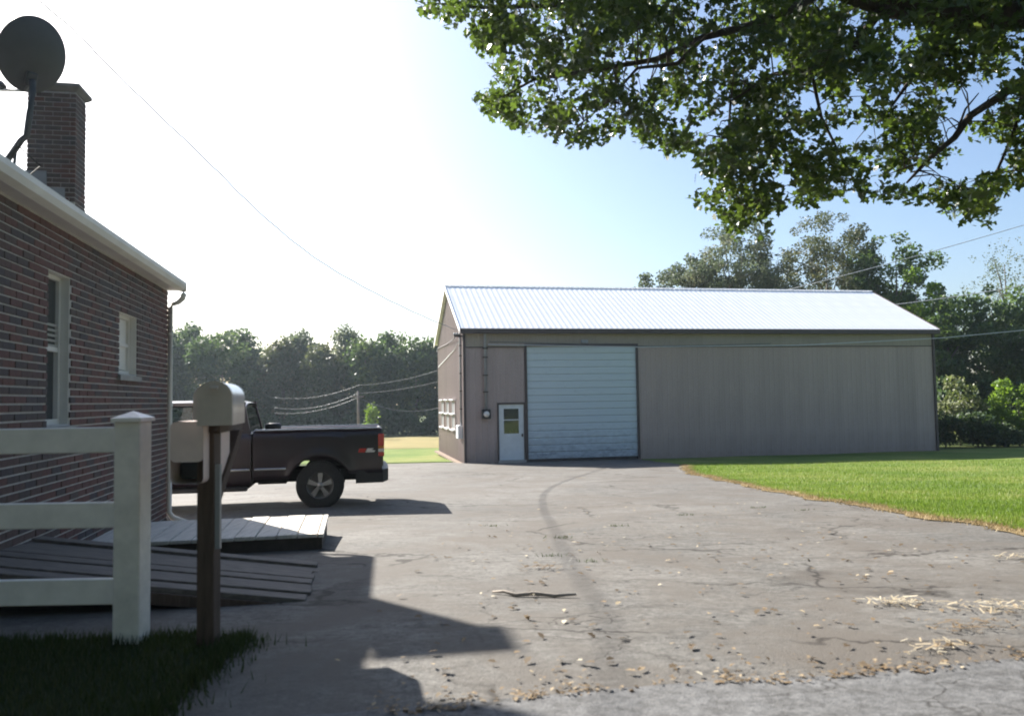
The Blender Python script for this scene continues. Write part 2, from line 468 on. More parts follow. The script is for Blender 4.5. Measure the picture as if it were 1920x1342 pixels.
sheet('grass_field', lambda y: -60, lambda y: -1.6 if y < 41 else 12, [32.3 + .35] + list(np.arange(33, 50, 1.0)), 30, .01, M['lawn'], 'green grass behind the driveway, left of the shed', y_of=lambda x, y: y - .12*(x+2) * (1 if y < 34 else 0) * .5)
sheet('dry_field', lambda y: -90, lambda y: 40, list(np.arange(48.5, 92, 2.0)), 40, .022, M['dry_field'], 'strip of dry tan field in front of the wood')
VE = lambda x: 4.33 + .05 * math.sin(x * 2.2) + .03 * math.sin(x * 6)
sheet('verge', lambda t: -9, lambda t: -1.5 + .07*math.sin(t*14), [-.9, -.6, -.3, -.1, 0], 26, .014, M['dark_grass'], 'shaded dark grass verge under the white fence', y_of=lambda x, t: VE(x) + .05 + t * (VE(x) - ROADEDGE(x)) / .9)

def mesh_np(name, V, faces_n, mat, tint=None, parent=None, loc=(0,0,0), smooth=False):
    """V (n, k, 3) : n polygons of k corners"""
    n, k = V.shape[:2]
    me = bpy.data.meshes.new(name)
    me.vertices.add(n*k)
    me.vertices.foreach_set('co', (V.reshape(-1, 3) - np.array(loc)).ravel().astype(np.float32))
    me.loops.add(n*k); me.loops.foreach_set('vertex_index', np.arange(n*k, dtype=np.int32))
    me.polygons.add(n); me.polygons.foreach_set('loop_start', np.arange(0, n*k, k, dtype=np.int32))
    if tint is not None:
        a = me.attributes.new('tint', 'FLOAT', 'FACE'); a.data.foreach_set('value', tint.astype(np.float32))
    me.update(calc_edges=True)
    me.materials.append(mat)
    o = bpy.data.objects.new(name, me); COL.objects.link(o)
    if parent is not None: o.parent = parent; o['_base'] = parent['_base']
    else: o.location = loc; o['_base'] = tuple(loc)
    return o
def blades(name, X, Y, h, w, mat, seed, lean=.5, zoff=.01):
    rg = np.random.default_rng(seed)
    n = len(X)
    P = np.stack([X, Y, G(X, Y) + zoff - .005], 1)
    a = rg.uniform(0, 2*np.pi, n); hh = h * rg.uniform(.5, 1.3, n)
    d = np.stack([np.cos(a), np.sin(a), np.zeros(n)], 1) * (w * rg.uniform(.6, 1.4, n))[:, None]
    la = rg.uniform(0, 2*np.pi, n); ll = lean * hh * rg.uniform(0, 1, n)
    tip = P + np.stack([np.cos(la)*ll, np.sin(la)*ll, hh], 1)
    pat = .5 + .34*np.sin(X*1.1+Y*.35) * np.sin(Y*.8-X*.3+1) + .2*np.sin(X*3.1+Y*1.7)*np.sin(Y*2.3+X) + .12*np.sin(Y*4.1)
    return mesh_np(name, np.stack([P-d, P+d, tip], 1), 3, mat, np.clip(pat + rg.uniform(-.4, .4, n), 0, 1))
rg = np.random.default_rng(3)
BLADE = leaf_mat('lawn_blade', [(0, (.08,.14,.02)), (.45, (.13,.20,.035)), (.8, (.21,.25,.06)), (1, (.34,.31,.12))], .3, .5, (.25,.4,.03))
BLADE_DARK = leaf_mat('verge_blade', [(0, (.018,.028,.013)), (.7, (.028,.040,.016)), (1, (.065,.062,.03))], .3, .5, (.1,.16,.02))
BLADE_DRY = leaf_mat('dead_blade', [(0, (.20,.15,.08)), (.7, (.34,.26,.14)), (1, (.45,.36,.22))], .25, .7, (.4,.3,.12))
n = 110000
Y = 4.8 + 22 * rg.uniform(0, 1, n)**1.5
X = np.array([LE(y) for y in Y]) + .05 + rg.uniform(0, 1, n)**1.4 * (.64 * Y - 4.2).clip(2.5, 14)
tag(blades('grass_blades', X, Y, .055, .006, BLADE, 4), 'short green grass blades of the lawn', 'grass', kind='stuff')
n = 9000
Y = rg.uniform(6, 26, n); X = np.array([LE(y) for y in Y]) + rg.normal(0, .09, n)
tag(blades('dry_grass', X, Y, .05, .007, BLADE_DRY, 5, 1.6), 'dead tan grass along the edge of the driveway', 'dead grass', kind='stuff')
n = 16000
X = np.where(rg.uniform(0, 1, n) < .88, rg.uniform(-4.2, -1.5, n), -1.5 + rg.exponential(.05, n)); Y = np.array([VE(x) for x in X]) - rg.uniform(0, 1, n)**1.2 * 1.25 + .06 
k = Y > np.array([ROADEDGE(x) for x in X]) - .02
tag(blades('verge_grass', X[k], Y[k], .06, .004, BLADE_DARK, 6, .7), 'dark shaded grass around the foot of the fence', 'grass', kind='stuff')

# ------------------------------------------------------------------ brick house
hd = Vector((-.191, .982, 0)).normalized(); hn = Vector((hd.y, -hd.x, 0))
HC = Vector((-4.42, 10.70, 0)) - hn * .2
HT = lambda s, o, z: HC + hd * s + hn * o + Vector((0, 0, z))
HBASE = tuple(HC) [:2] + (-.40,)
house = thing('brick_house', 'brick house with white eave, chimney and two windows behind the white fence', 'house', HBASE)
EZ = 2.80
W1 = (-4.22, -3.68, 1.10, 2.40)     # s0, s1, z0, z1
W2 = (-2.22, -1.50, 1.60, 2.27)
S0 = -5.8
def wall_pieces(mb, o0, o1):
    ss = [S0, W1[0], W1[1], W2[0], W2[1], 0]
    for i, (a, b) in enumerate(zip(ss[:-1], ss[1:])):
        w = {1: W1, 3: W2}.get(i)
        if w:
            mb.box((a, o0, -.5), (b, o1, w[2])); mb.box((a, o0, w[3]), (b, o1, EZ))
        else:
            mb.box((a, o0, -.5), (b, o1, EZ))
wall = MB(HT); wall_pieces(wall, -.22, -.010)
wall.box((-.22, -8, -.5), (0-.004, -.2205, EZ)); wall.box((S0+.004, -8, -.5), (S0+.22, -.2205, EZ)); wall.box((S0, -8.2, -.5), (0, -8.0005, EZ))
for s in (-.21, S0+.02):
    wall.add([(s, -.1, EZ+.001), (s, -8.1, EZ+.001), (s, -4.1, EZ+1.27), (s+.19, -.1, EZ+.001), (s+.19, -8.1, EZ+.001), (s+.19, -4.1, EZ+1.27)],
             [(0,1,2), (3,5,4), (0,3,4,1), (1,4,5,2), (2,5,3,0)])
wallo = wall.build('wall', M['mortar'], house)
# bricks: one object each for the 300 that show largest, the rest joined
PITCHZ, BL, BH = .0655, .215, .051
cells = []
row = 0; z = -.42
while z + BH < EZ:
    s = S0 + (0 if row % 2 else -BL/2)
    while s < 0:
        a, b = max(s, S0), min(s + BL - .011, 0)
        ok = b - a > .03
        for w in (W1, W2):
            if z + BH > w[2] - .005 and z < w[3] - .02:
                if a < w[0] and b > w[0]: b = w[0]
                elif a < w[1] and b > w[1]: a = w[1]
                elif a >= w[0] and b <= w[1]: ok = False
        if ok and b - a > .03: cells.append((a, b, z))
        s += BL
    z += PITCHZ; row += 1
def tone(a, z):
    v = math.sin(a*1.7+z*.9) + math.sin(a*3.1-z*2.3+2) + random.uniform(-2.2, 2.2)
    return 0 if v < -1.4 else 5 if v < -.9 else 2 if v < -.2 else 3 if v < .5 else 1 if v < 1.5 else 4
full = [c for c in cells if abs(c[1]-c[0] - (BL-.011)) < .002 and seen(HT((c[0]+c[1])/2, 0, c[2])) ]
full.sort(key=lambda c: (HT((c[0]+c[1])/2, 0, c[2]) - Vector(CAM)).length)
single = set(full[:300])
bmeshes = []
for t in range(6):
    mb = MB(lambda s, o, z: hd*s + hn*o + Vector((0, 0, z))).box((-BL/2+.0055, -.05, 0), (BL/2-.0055, 0, BH))
    me = mb.mesh('brick'); me.materials.append(M['brick'][t]); bmeshes.append(me)
rest = [MB(HT) for _ in range(6)]
for c in cells:
    t = tone(c[0], c[2])
    if c in single:
        o = bpy.data.objects.new('brick', bmeshes[t]); COL.objects.link(o)
        o.parent = wallo
        o.location = HT((c[0]+c[1])/2, random.uniform(-.003, .003), c[2]) - Vector(HBASE)
    else:
        k = random.uniform(-.003, .003)
        rest[t].box((c[0], -.05, c[2]), (c[1], k, c[2]+BH))
def joined(parts, mats, name, parent):
    mb = MB(); idx = []
    for i, p in enumerate(parts):
        mb.add(p.v, p.f); idx += [i]*len(p.f)
    o = mb.build(name, mats[0], parent, fix=True)
    for mt in mats[1:]: o.data.materials.append(mt)
    o.data.polygons.foreach_set('material_index', idx)
    o['kind'] = 'stuff'
    return o
joined(rest, M['brick'], 'brick_courses', wallo)
# windows
def window(w, name, label, blinds):
    s0, s1, z0, z1 = w
    root = MB(HT)
    d = -.085
    fr = .045
    root.box((s0, d-.05, z0), (s0+fr, d, z1)); root.box((s1-fr, d-.05, z0), (s1, d, z1))
    root.box((s0+fr, d-.05, z1-fr), (s1-fr, d, z1)); root.box((s0+fr, d-.05, z0), (s1-fr, d, z0+fr))
    wo = root.build(name, M['white_trim'], house); wo['label'] = label
    zm = (z0+z1)/2
    mb = MB(HT).box((s0+fr, d-.045, zm-.02), (s1-fr, d-.006, zm+.02)); mb.build('meeting_rail', M['white_trim'], wo)
    # painted reveals of the opening
    mb = MB(HT).box((s1-.012, d+.001, z0), (s1-.0005, -.014, z1)); mb.box((s0+.0005, d+.001, z0), (s0+.012, -.014, z1)); mb.box((s0+.013, d+.001, z1-.013), (s1-.013, -.014, z1-.0005))
    mb.build('window_casing', M['white_trim'], wo)
    MB(HT).box((s0+fr, d-.034, zm+.02), (s1-fr, d-.030, z1-fr)).build('pane', M['glass'], wo)
    MB(HT).box((s0+fr, d-.044, z0+fr), (s1-fr, d-.040, zm-.02)).build('pane', M['glass'], wo)
    if not blinds:
        MB(HT).box((s0+fr+.005, d-.029, zm-.28), (s1-fr-.005, d-.0265, z1-fr-.003)).build('roller_blind', M['white_trim'], wo)
    if blinds:
        k = zm + .03
        me = None
        while k < z1 - fr - .35:
            if me is None:
                me = MB(lambda s, o, z: hd*s + hn*o + Vector((0, 0, z))).add([(s0+fr+.01-s0, -.012, -.008), (s1-fr-.01-s0, -.012, -.008), (s1-fr-.01-s0, .012, .008), (s0+fr+.01-s0, .012, .008)], [(0,1,2,3)]).mesh('blind_slat', fix=False)
                me.materials.append(M['white_paint'])
            o = bpy.data.objects.new('blind_slat', me); COL.objects.link(o); o.parent = wo
            o.location = HT(s0, d-.015, k) - Vector(HBASE)
            k += .045
    MB(HT).add([(s0-.06,-.1,z0-.075),(s1+.06,-.1,z0-.075),(s1+.06,.035,z0-.075),(s0-.06,.035,z0-.075),(s0-.06,-.1,z0-.002),(s1+.06,-.1,z0-.002),(s1+.06,.035,z0-.018),(s0-.06,.035,z0-.018)],
               [(0,3,2,1),(4,5,6,7),(0,1,5,4),(1,2,6,5),(2,3,7,6),(3,0,4,7)]).build('sill', M['concrete'], wo)
window(W1, 'window', 'tall window with open blind slats in the upper sash', True)
window(W2, 'window', 'small window near the far corner of the house', False)
# eave, gutter, roof
MB(HT).box((S0-.1, -.15, EZ+.002), (.12, .12, EZ+.022)).build('soffit', M['soffit'], house)
gut = MB(HT)
gp = [(.122, EZ-.005), (.185, EZ+.02), (.205, EZ+.07), (.205, EZ+.115), (.190, EZ+.115), (.188, EZ+.075), (.175, EZ+.035), (.135, EZ+.022), (.135, EZ+.115), (.122, EZ+.115)]
gut.prism([(o, z) for o, z in gp], S0-.1, .14, axis=0)
gut.box((.1401, .122, EZ-.004), (.143, .206, EZ+.116))
gut.build('gutter', M['white_trim'], house)
PIT = .30
roof = MB(HT)
rz = lambda o: EZ + .105 + (.15 - o) * PIT if o > -4.1 else EZ + .105 + 4.25 * PIT - (-4.1 - o) * PIT
prof = [(.17, rz(.17)), (-4.1, rz(-4.1)), (-8.4, rz(-8.4)), (-8.4, rz(-8.4)-.09), (-4.1, rz(-4.1)-.09), (.17, rz(.17)-.09+.06)]
roof.prism(prof, S0-.12, .13, axis=0)
roof.build('roof', M['shingle'], house)
ds = MB(HT)
path = [(.05, .185, EZ+.0), (.05, .19, EZ-.05), (.045, .175, EZ-.11), (.04, .12, EZ-.16), (.03, .05, EZ-.185), (.02, .022, EZ-.24), (.02, .02, 1.2), (.02, .02, -.17), (.03, .07, -.25), (.04, .26, -.33)]
# the downspout hangs just past the far corner, on the end wall side
ds.tube(path, .036, 10)
dso = ds.build('downspout', M['white_trim'], house)
for zz in (2.2, 1.25, .3):
    MB(HT).lathe([(.044, zz-.02), (.044, zz+.02)], (.02, .02, 0), 'z', 10).build('strap', M['white_trim'], dso)
# chimney on the far gable end
CH = MB(HT)
c0 = at(50, 300, 10.62); c1 = at(141, 300, 10.62)
CX0, CY0 = c0.x, 10.62
CTOP = 5.56
CHT = lambda u, v, z: Vector((CX0, CY0, 0)) + hn*u + hd*v + Vector((0, 0, z))
CWW, CD = (c1.x/10.62*CY0 - c0.x) / (hn.x - c1.x/10.62*hn.y), .42
ch = MB(CHT).box((.008, .008, -.5), (CWW-.008, CD-.008, CTOP)).build('chimney', M['mortar'], house)
rest = [MB(CHT) for _ in range(6)]
z = 2.6; row = 0
while z + BH < CTOP + .01:
    off = 0 if row % 2 else BL/2
    k = -off
    while k < CWW:
        a, b = max(k, 0), min(k+BL-.011, CWW)
        if b - a > .03: rest[tone(a*2, z)].box((a, random.uniform(-.003, .003), z), (b, .05, z+BH))
        k += BL
    k = .052 - (BL/2 - off)
    while k < CD:
        a, b = max(k, .052), min(k+BL-.011, CD)
        if b - a > .03: rest[tone(a*3, z)].box((CWW-.05, a, z), (CWW+random.uniform(-.003, .003), b, z+BH)); rest[tone(a, z)].box((random.uniform(-.003, .003), a, z), (.05, b, z+BH))
        k += BL
    z += PITCHZ; row += 1
joined(rest, M['brick'], 'brick_courses', ch)
cap = MB(CHT)
o_ = .06
cap.hull([(-.01, -.01, CTOP+.011), (CWW+.01, -.01, CTOP+.011), (CWW+.01, CD+.01, CTOP+.011), (-.01, CD+.01, CTOP+.011)] +
         [(-o_, -o_, CTOP+.06), (CWW+o_, -o_, CTOP+.06), (CWW+o_, CD+o_, CTOP+.06), (-o_, CD+o_, CTOP+.06)] +
         [(-o_, -o_, CTOP+.10), (CWW+o_, -o_, CTOP+.10), (CWW+o_, CD+o_, CTOP+.10), (-o_, CD+o_, CTOP+.10)] +
         [(.08, .08, CTOP+.16), (CWW-.08, .08, CTOP+.16), (CWW-.08, CD-.08, CTOP+.16), (.08, CD-.08, CTOP+.16)])
cap.build('cap', M['cap'], ch)
MB(CHT).box((-.012, -.014, 3.5), (CWW*.42, -.0035, 4.45)).build('flashing_panel', M['flashing'], ch)
MB(CHT).box((CWW*.43, -.014, 3.5), (CWW*.80, -.0035, 4.22)).build('flashing_panel', M['flashing'], ch)
MB(CHT).box((CWW*.86, -.016, 3.6), (CWW+.004, -.0035, 4.02)).build('flashing_panel', M['white_trim'], ch)

# ------------------------------------------------------------------ satellite dish
DC = at(66, 106, 8.9)
dish = thing('satellite_dish', 'grey satellite dish on a bent mast beside the brick chimney', 'satellite dish', (-6.1, 8.9, 3.45))
ax = Vector((-.72, .55, .42)).normalized()           # faces the south sky, away from the road
e1 = ax.cross(Vector((0, 0, 1))).normalized(); e2 = e1.cross(ax)
DT = lambda a, b, c: DC + e1*a + e2*b + ax*c
rows = []
for i in range(9):
    r = i/8
    rows.append([(.36*r*math.cos(t), .425*r*math.sin(t), .12*r*r) for t in np.linspace(0, 2*math.pi, 41)])
mb = MB(DT).grid(rows)
mb.grid([[(x*1.01, y*1.01, z-.02) for x, y, z in rw] for rw in rows]); mb.grid([rows[-1], [(x*1.01, y*1.01, z-.02) for x, y, z in rows[-1]]])
mb.build('reflector', M['dish'], dish)
MB(DT).bevbox((-.06, -.34, -.045), (.06, -.18, .02), .015).build('bracket', M['dish'], dish)
bk = DT(0, -.27, -.05)
m0 = at(50, 255, 8.9)
MB().tube([bk, bk + Vector((.02, -.02, -.12)), m0 + Vector((.03, 0, .25)), m0, m0 + Vector((-.06, 0, -.05)), Vector((-6.05, 8.9, 3.52))], .036, 10).build('mast', M['dish'], dish)
MB().tube([m0 + Vector((-.12, 0, -.15)), Vector((-5.85, 9.2, 3.46))], .016, 8).build('strut', M['steel'], dish)
MB().bevbox((-6.16, 8.82, 3.43), (-5.96, 8.98, 3.56), .02).build('foot', M['steel'], dish)
low = DT(0, -.41, .1)
fa = DT(0, -.50, .62) + Vector((-.1, 0, 0))
MB().tube([bk, low, fa], .018, 8).build('feed_arm', M['steel'], dish)
MB(lambda a, b, c: fa + e1*a + e2*b + ax*c).lathe([(.0, -.12), (.035, -.12), (.045, -.02), (.055, 0), (0, .005)], (0, .06, 0), 'z', 12).build('receiver', M['dish'], dish)
MB().tube([m0 + Vector((-.1,-.03,-.1)), m0 + Vector((.1, .1, -.32)), Vector((CX0+.02, CY0-.02, 4.35)), Vector((CX0+.05, CY0-.02, 3.6))], .007, 6).build('coax_cable', M['black'], dish)

# ------------------------------------------------------------------ white fence
fence = thing('vinyl_fence', 'white three rail vinyl fence at the left, in front of the brick house', 'fence', (-2.06, 4.33, 0))
for px_, nm in ((-2.06, 1), (-4.48, 0)):
    gz = float(G(px_, 4.33))
    p = MB().bevbox((px_-.07, 4.26, gz-.3), (px_+.07, 4.40, 1.165), .006).build('post', M['vinyl_dirty'], fence)
    MB().hull([(px_+a*.082, 4.33+b*.082, zz) for a in (-1,1) for b in (-1,1) for zz in (1.1655, 1.185)] + [(px_+a*.07, 4.33+b*.07, 1.188) for a in (-1,1) for b in (-1,1)] + [(px_, 4.33, 1.222)]).build('post_cap', M['vinyl'], p)
for z0 in (1.0, .598, .192):
    MB().bevbox((-4.41, 4.311, z0), (-2.131, 4.349, z0+.137), .005).build('rail', M['vinyl'], fence)

# ------------------------------------------------------------------ mail post, mailboxes, newspaper box
post = thing('mail_post', 'dark wooden mailbox post with a pale strip on its side', 'post', (-1.60, 4.23, 0))
MB().bevbox((-1.655, 4.18, -.2), (-1.565, 4.28, 1.10), .005).build('post', M['old_wood'], post)
MB().hull([(x+a, y, z) for a in (-.045, .045) for x, y in ((-1.575, 4.17), (-1.70, 4.88)) for z in (1.1005, 1.142)]).build('arm', M['old_wood'], post)
MB().bevbox((-1.96, 4.80, 1.10), (-1.74, 4.86, 1.141), .004).build('crossbar', M['old_wood'], post)
MB().hull([(-1.645, 4.281, .78), (-1.575, 4.281, .78), (-1.645, 4.281, .70), (-1.575, 4.281, .70), (-1.645, 4.6, 1.10), (-1.575, 4.6, 1.10), (-1.645, 4.66, 1.10), (-1.575, 4.66, 1.10)]).build('brace', M['old_wood'], post)
MB().box((-1.564, 4.19, .50), (-1.538, 4.215, .935)).build('reflector_strip', M['pane_grey'], post)
def mailbox(x, y, z, w, h, d, label, mats, group):
    root = thing('mailbox', label, 'mailbox', (x, y, z), group)
    prof = []
    r = w/2; hs = h - r
    pts = [(-r, 0), (-r, hs)] + [(-r*math.cos(t), hs + r*math.sin(t)) for t in np.linspace(0, math.pi, 25)[1:-1]] + [(r, hs), (r, 0)]
    T = lambda a, b, c: Vector((x, y, z+c)) + Vector((.980, .199, 0))*a + Vector((-.199, .980, 0))*b
    n_ = len(pts)
    mb = MB(T); mb.add([(a, 0, c) for a, c in pts] + [(a, d, c) for a, c in pts], [(i, i+1, i+1+n_, i+n_) for i in range(n_-1)] + [(0, n_, 2*n_-1, n_-1)], True)
    mb.add([(a, d, c) for a, c in pts], [list(range(n_))])
    mb.build('shell', mats[0], root)
    pts2 = [(a*1.03, c*1.015) for a, c in pts]
    mb = MB(T).prism(pts2, -.022, .012, 1); mb.build('door', mats[1], root)
    MB(T).bevbox((-.02, -.045, h*.82), (.02, -.0225, h*.9), .004).build('latch', M['mail_front'], root)
    for o in list(root.children):
        if o.name.startswith('shell'):
            o.data.polygons.foreach_set('use_smooth', [True]*(len(o.data.polygons)-1)+[False])
    return root
mailbox(-1.515, 4.06, 1.143, .165, .222, .49, 'silver arched mailbox facing the road, nearer of the two on the post', (M['mail_metal'], M['mail_front']), 'mailboxes on the roadside post')
mailbox(-1.775, 4.66, 1.143, .165, .222, .49, 'silver mailbox half hidden behind the nearer one on the post', (M['mail_metal'], M['mail_front']), 'mailboxes on the roadside post')
nb = thing('newspaper_box', 'pinkish beige newspaper box on the left side of the mail post', 'newspaper box', (-1.675, 4.2, .845))
T = lambda a, b, c: Vector((-1.675+a, 4.10+b, .845+c))
def rr(w, h, r, z0):
    out = []
    for (sx, sz, a0) in ((1, 1, 0), (-1, 1, 90), (-1, -1, 180), (1, -1, 270)):
        for k in range(5):
            an = R_(a0 + k*22.5); out.append((sx*(w/2-r) + r*math.cos(an), z0 + h/2 + sz*(h/2-r) + r*math.sin(an)))
    return out
outer, inner = rr(.17, .32, .03, 0), rr(.15, .09, .02, .02)
mb = MB(T)
no = len(outer)
mb.add([(a, 0, c) for a, c in outer] + [(a, .38, c) for a, c in outer], [(i, (i+1) % no, (i+1) % no + no, i+no) for i in range(no)] + [list(range(no, 2*no))])
mb.build('shell', M['news'], nb)
MB(T).prism(rr(.168, .205, .028, .112), -.004, .012, 1).build('front', M['news'], nb)
MB(T).prism(rr(.15, .085, .02, .02), .10, .104, 1).build('opening', M['black'], nb)
MB(T).bevbox((.0855, .09, .1), (.095, .14, .2), .003).build('bracket', M['steel'], nb)

# ------------------------------------------------------------------ wooden platform and ramp
def frame_T(P, e, dz):
    return lambda a, b, c: Vector(P) + e*a + hd*b + Vector((0, 0, c + dz))
plat = thing('wooden_platform', 'low platform of pale boards lying half in the sun by the house corner', 'platform', (-2.9, 8.4, -.25))
PT = frame_T((-1.90, 7.84, -.225), hn, 0)
x0 = -2.15
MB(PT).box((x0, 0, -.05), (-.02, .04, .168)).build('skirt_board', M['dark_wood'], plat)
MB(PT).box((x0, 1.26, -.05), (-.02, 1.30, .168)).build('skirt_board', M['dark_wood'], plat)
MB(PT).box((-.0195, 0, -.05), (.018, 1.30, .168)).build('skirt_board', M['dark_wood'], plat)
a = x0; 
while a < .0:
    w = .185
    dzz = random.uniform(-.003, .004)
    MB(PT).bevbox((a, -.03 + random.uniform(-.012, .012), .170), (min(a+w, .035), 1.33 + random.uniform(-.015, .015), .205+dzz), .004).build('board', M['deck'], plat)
    a += .194
ramp_ = thing('wooden_ramp', 'grey plank ramp sloping down from the house in its shadow', 'ramp', (-2.5, 5.9, -.1))
e_r = Vector((hn.x, hn.y, 0)); sl_ = .15
RP = Vector((-1.40, 5.37, -.10))
RT = lambda a, b, c: RP + e_r*a + hd*b + Vector((0, 0, -a*sl_*(1 if a < 0 else 0) - .045*b + c))
k = 0.0; i = 0
while k < 1.5:
    w = .178
    e = random.uniform(-.03, .03)
    dz_ = random.uniform(-.008, .008) + (.014 if i % 3 == 1 else 0)
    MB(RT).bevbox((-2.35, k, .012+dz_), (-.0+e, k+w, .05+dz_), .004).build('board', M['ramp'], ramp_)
    k += .192; i += 1
for b0 in (-.035, 1.44):
    MB(RT).hull([(-2.35, b0, -.08), (-2.35, b0, .011), (-.05, b0, -.05), (-.05, b0, .011), (-2.35, b0+.04, -.08), (-2.35, b0+.04, .011), (-.05, b0+.04, -.05), (-.05, b0+.04, .011)]).build('stringer', M['old_wood'], ramp_)
for a_ in (-2.2, -1.2):
    for b0 in (.01, 1.35):
        MB(RT).box((a_, b0, -.5), (a_+.09, b0+.08, .011)).build('leg', M['dark_wood'], ramp_)

# ------------------------------------------------------------------ pickup truck (heads left)
TZ = -.475
NY, FY = 13.0, 14.96
truck = thing('pickup_truck', 'dark maroon pickup truck parked behind the brick house, tail to the right', 'pickup truck', (-4.97, 13.98, TZ))
AX_R, AX_F, WR = -3.17, -6.75, .385
def zb_side(x):
    base = TZ + .50 if x > -4.23 else TZ + .42
    if x > -2.75: base = TZ + .56
    for axx in (AX_R, AX_F):
        d_ = abs(x - axx)
        if d_ < .50: base = max(base, TZ + .37 + math.sqrt(.50**2 - d_**2) * .97)
    return base
def side_panel(mb, xa, xb, zt, near, extra=()):
    xsx = sorted(set([round(v, 4) for v in np.linspace(xa, xb, max(3, int((xb-xa)/.06)))] + [v for axx in (AX_R, AX_F) for v in [axx + .50*math.cos(t) for t in np.linspace(.02, math.pi-.02, 25)] + [axx-.505, axx+.505] if xa <= v <= xb]))
    s_ = -1 if near else 1
    y0 = NY if near else FY
    rows = []
    for x in xsx:
        zb = zb_side(x); ztt = zt(x) if callable(zt) else zt
        col = []
        lip = max([0] + [.045 * max(0, 1 - abs(math.hypot(x-axx, zb-(TZ+.37)) - .5)/.05) if abs(x-axx) < .52 and zb > TZ+.5 else 0 for axx in (AX_R, AX_F)])
        for k in range(11):
            t = k/10
            z = zb + (ztt-zb)*t
            hgt = (z - TZ)
            bul = -.055*((hgt-.80)/.5)**2 - (.03 if hgt > 1.22 else 0)
            near_arch = 0
            for axx in (AX_R, AX_F):
                rr_ = math.hypot(x-axx, z-(TZ+.37))
                near_arch = max(near_arch, .04*math.exp(-((rr_-.5)/.10)**2))
            y = y0 + s_*(bul + near_arch)
            col.append((x, y, z))
        # return edge inward
        yb = col[0][1]
        col = [(x, yb - s_*.07, zb+.006)] + col + [(x, col[-1][1]-s_*.05, ztt+.004), (x, col[-1][1]-s_*.09, ztt-.02)]
        rows.append(col)
    mb.grid(rows)
BEDT = TZ + 1.285
bed = MB()
for near in (True, False): side_panel(bed, -4.215, -2.175, BEDT, near)
# inner bed walls, floor, front wall, tailgate
bed.box((-4.2, NY+.13, TZ+.80), (-2.22, NY+.15, BEDT-.02)); bed.box((-4.2, FY-.15, TZ+.80), (-2.22, FY-.13, BEDT-.02))
bed.box((-4.2, NY+.1505, TZ+.78), (-2.22, FY-.1505, TZ+.799))
bed.box((-4.215, NY+.08, TZ+.6), (-4.17, FY-.08, BEDT-.01))
beo = bed.build('bed', M['paint'], truck)
beo.data.polygons.foreach_set('use_smooth', [True]*len(beo.data.polygons))
tg = MB().bevbox((-2.215, NY+.09, TZ+.66), (-2.15, FY-.09, BEDT-.005), .02).build('tailgate', M['paint'], truck)
MB().bevbox((-2.155, NY+.85, TZ+1.08), (-2.14, FY-.85, TZ+1.16), .005).build('handle', M['black'], tg)
for y in (NY+.03, FY-.10):
    MB().bevbox((-4.19, y-.005, BEDT+.005), (-2.19, y+.075, BEDT+.022), .006).build('bed_rail', M['chrome'], truck)
cab = MB()
ROOF = TZ + 1.785; BELT = TZ + 1.24
hood = lambda x: BELT if x > -6.30 else BELT - (-6.30-x)*.07
for near in (True, False): side_panel(cab, -7.70, -4.245, hood, near)
hd_rows = [[(x, y, hood(x) + .05*(1-((y-13.98)/.9)**2) - .0) for y in np.linspace(NY+.1, FY-.1, 9)] for x in np.linspace(-7.70, -6.28, 9)]
cab.grid(hd_rows)
cab.box((-7.72, NY+.08, TZ+.62), (-7.66, FY-.08, hood(-7.7)))
cab.box((-4.29, NY+.06, TZ+.45), (-4.25, FY-.06, BELT+.0))
cao = cab.build('cab_body', M['paint'], truck)
# greenhouse: roof and pillars
def gy(z, near):     # tumblehome
    t = (z - BELT) / (ROOF - BELT)
    return (NY + .09 + .17*t) if near else (FY - .09 - .17*t)
rf = []
for i, x in enumerate(np.linspace(-5.86, -4.35, 12)):
    e = min(1, (i)/2.0, (11-i)/2.0)
    rf.append([(x, NY+.25 + (FY-NY-.50)*j/12, ROOF - .055 + (.05*min(1, j/2, (12-j)/2)) + .012*math.sin(math.pi*j/12) - .05*(1-e)**2) for j in range(13)])
mb = MB().grid(rf); mb.grid([[(x, y, z-.045) for x, y, z in r] for r in rf])
mb.build('cab_roof', M['paint'], truck)
def pillar(mb, xb0, xb1, xt0, xt1, near, th=.06):
    s_ = 1 if near else -1
    yb, yt = gy(BELT, near), gy(ROOF-.06, near)
    zt_ = ROOF-.055
    mb.hull([(xb0, yb, BELT-.02), (xb1, yb, BELT-.02), (xt0, yt, zt_), (xt1, yt, zt_), (xb0, yb+s_*th, BELT-.02), (xb1, yb+s_*th, BELT-.02), (xt0, yt+s_*th, zt_), (xt1, yt+s_*th, zt_)])
for near in (True, False):
    for args in ((-4.60, -4.255, -4.62, -4.37), (-5.08, -5.0, -5.06, -4.99), (-6.42, -6.30, -5.84, -5.76)):
        pl = MB(); pillar(pl, *args, near); pl.build('pillar', M['paint'], truck)
    s_ = 1 if near else -1
    y_ = gy(ROOF-.07, near)
    MB().hull([(-5.84, y_-s_*.0, ROOF-.085), (-4.36, y_, ROOF-.085), (-5.84, y_, ROOF-.03), (-4.36, y_, ROOF-.03), (-5.84, y_+s_*.07, ROOF-.02), (-4.36, y_+s_*.07, ROOF-.02), (-5.84, y_+s_*.06, ROOF-.085), (-4.36, y_+s_*.06, ROOF-.085)]).build('roof_rail', M['paint'], truck)
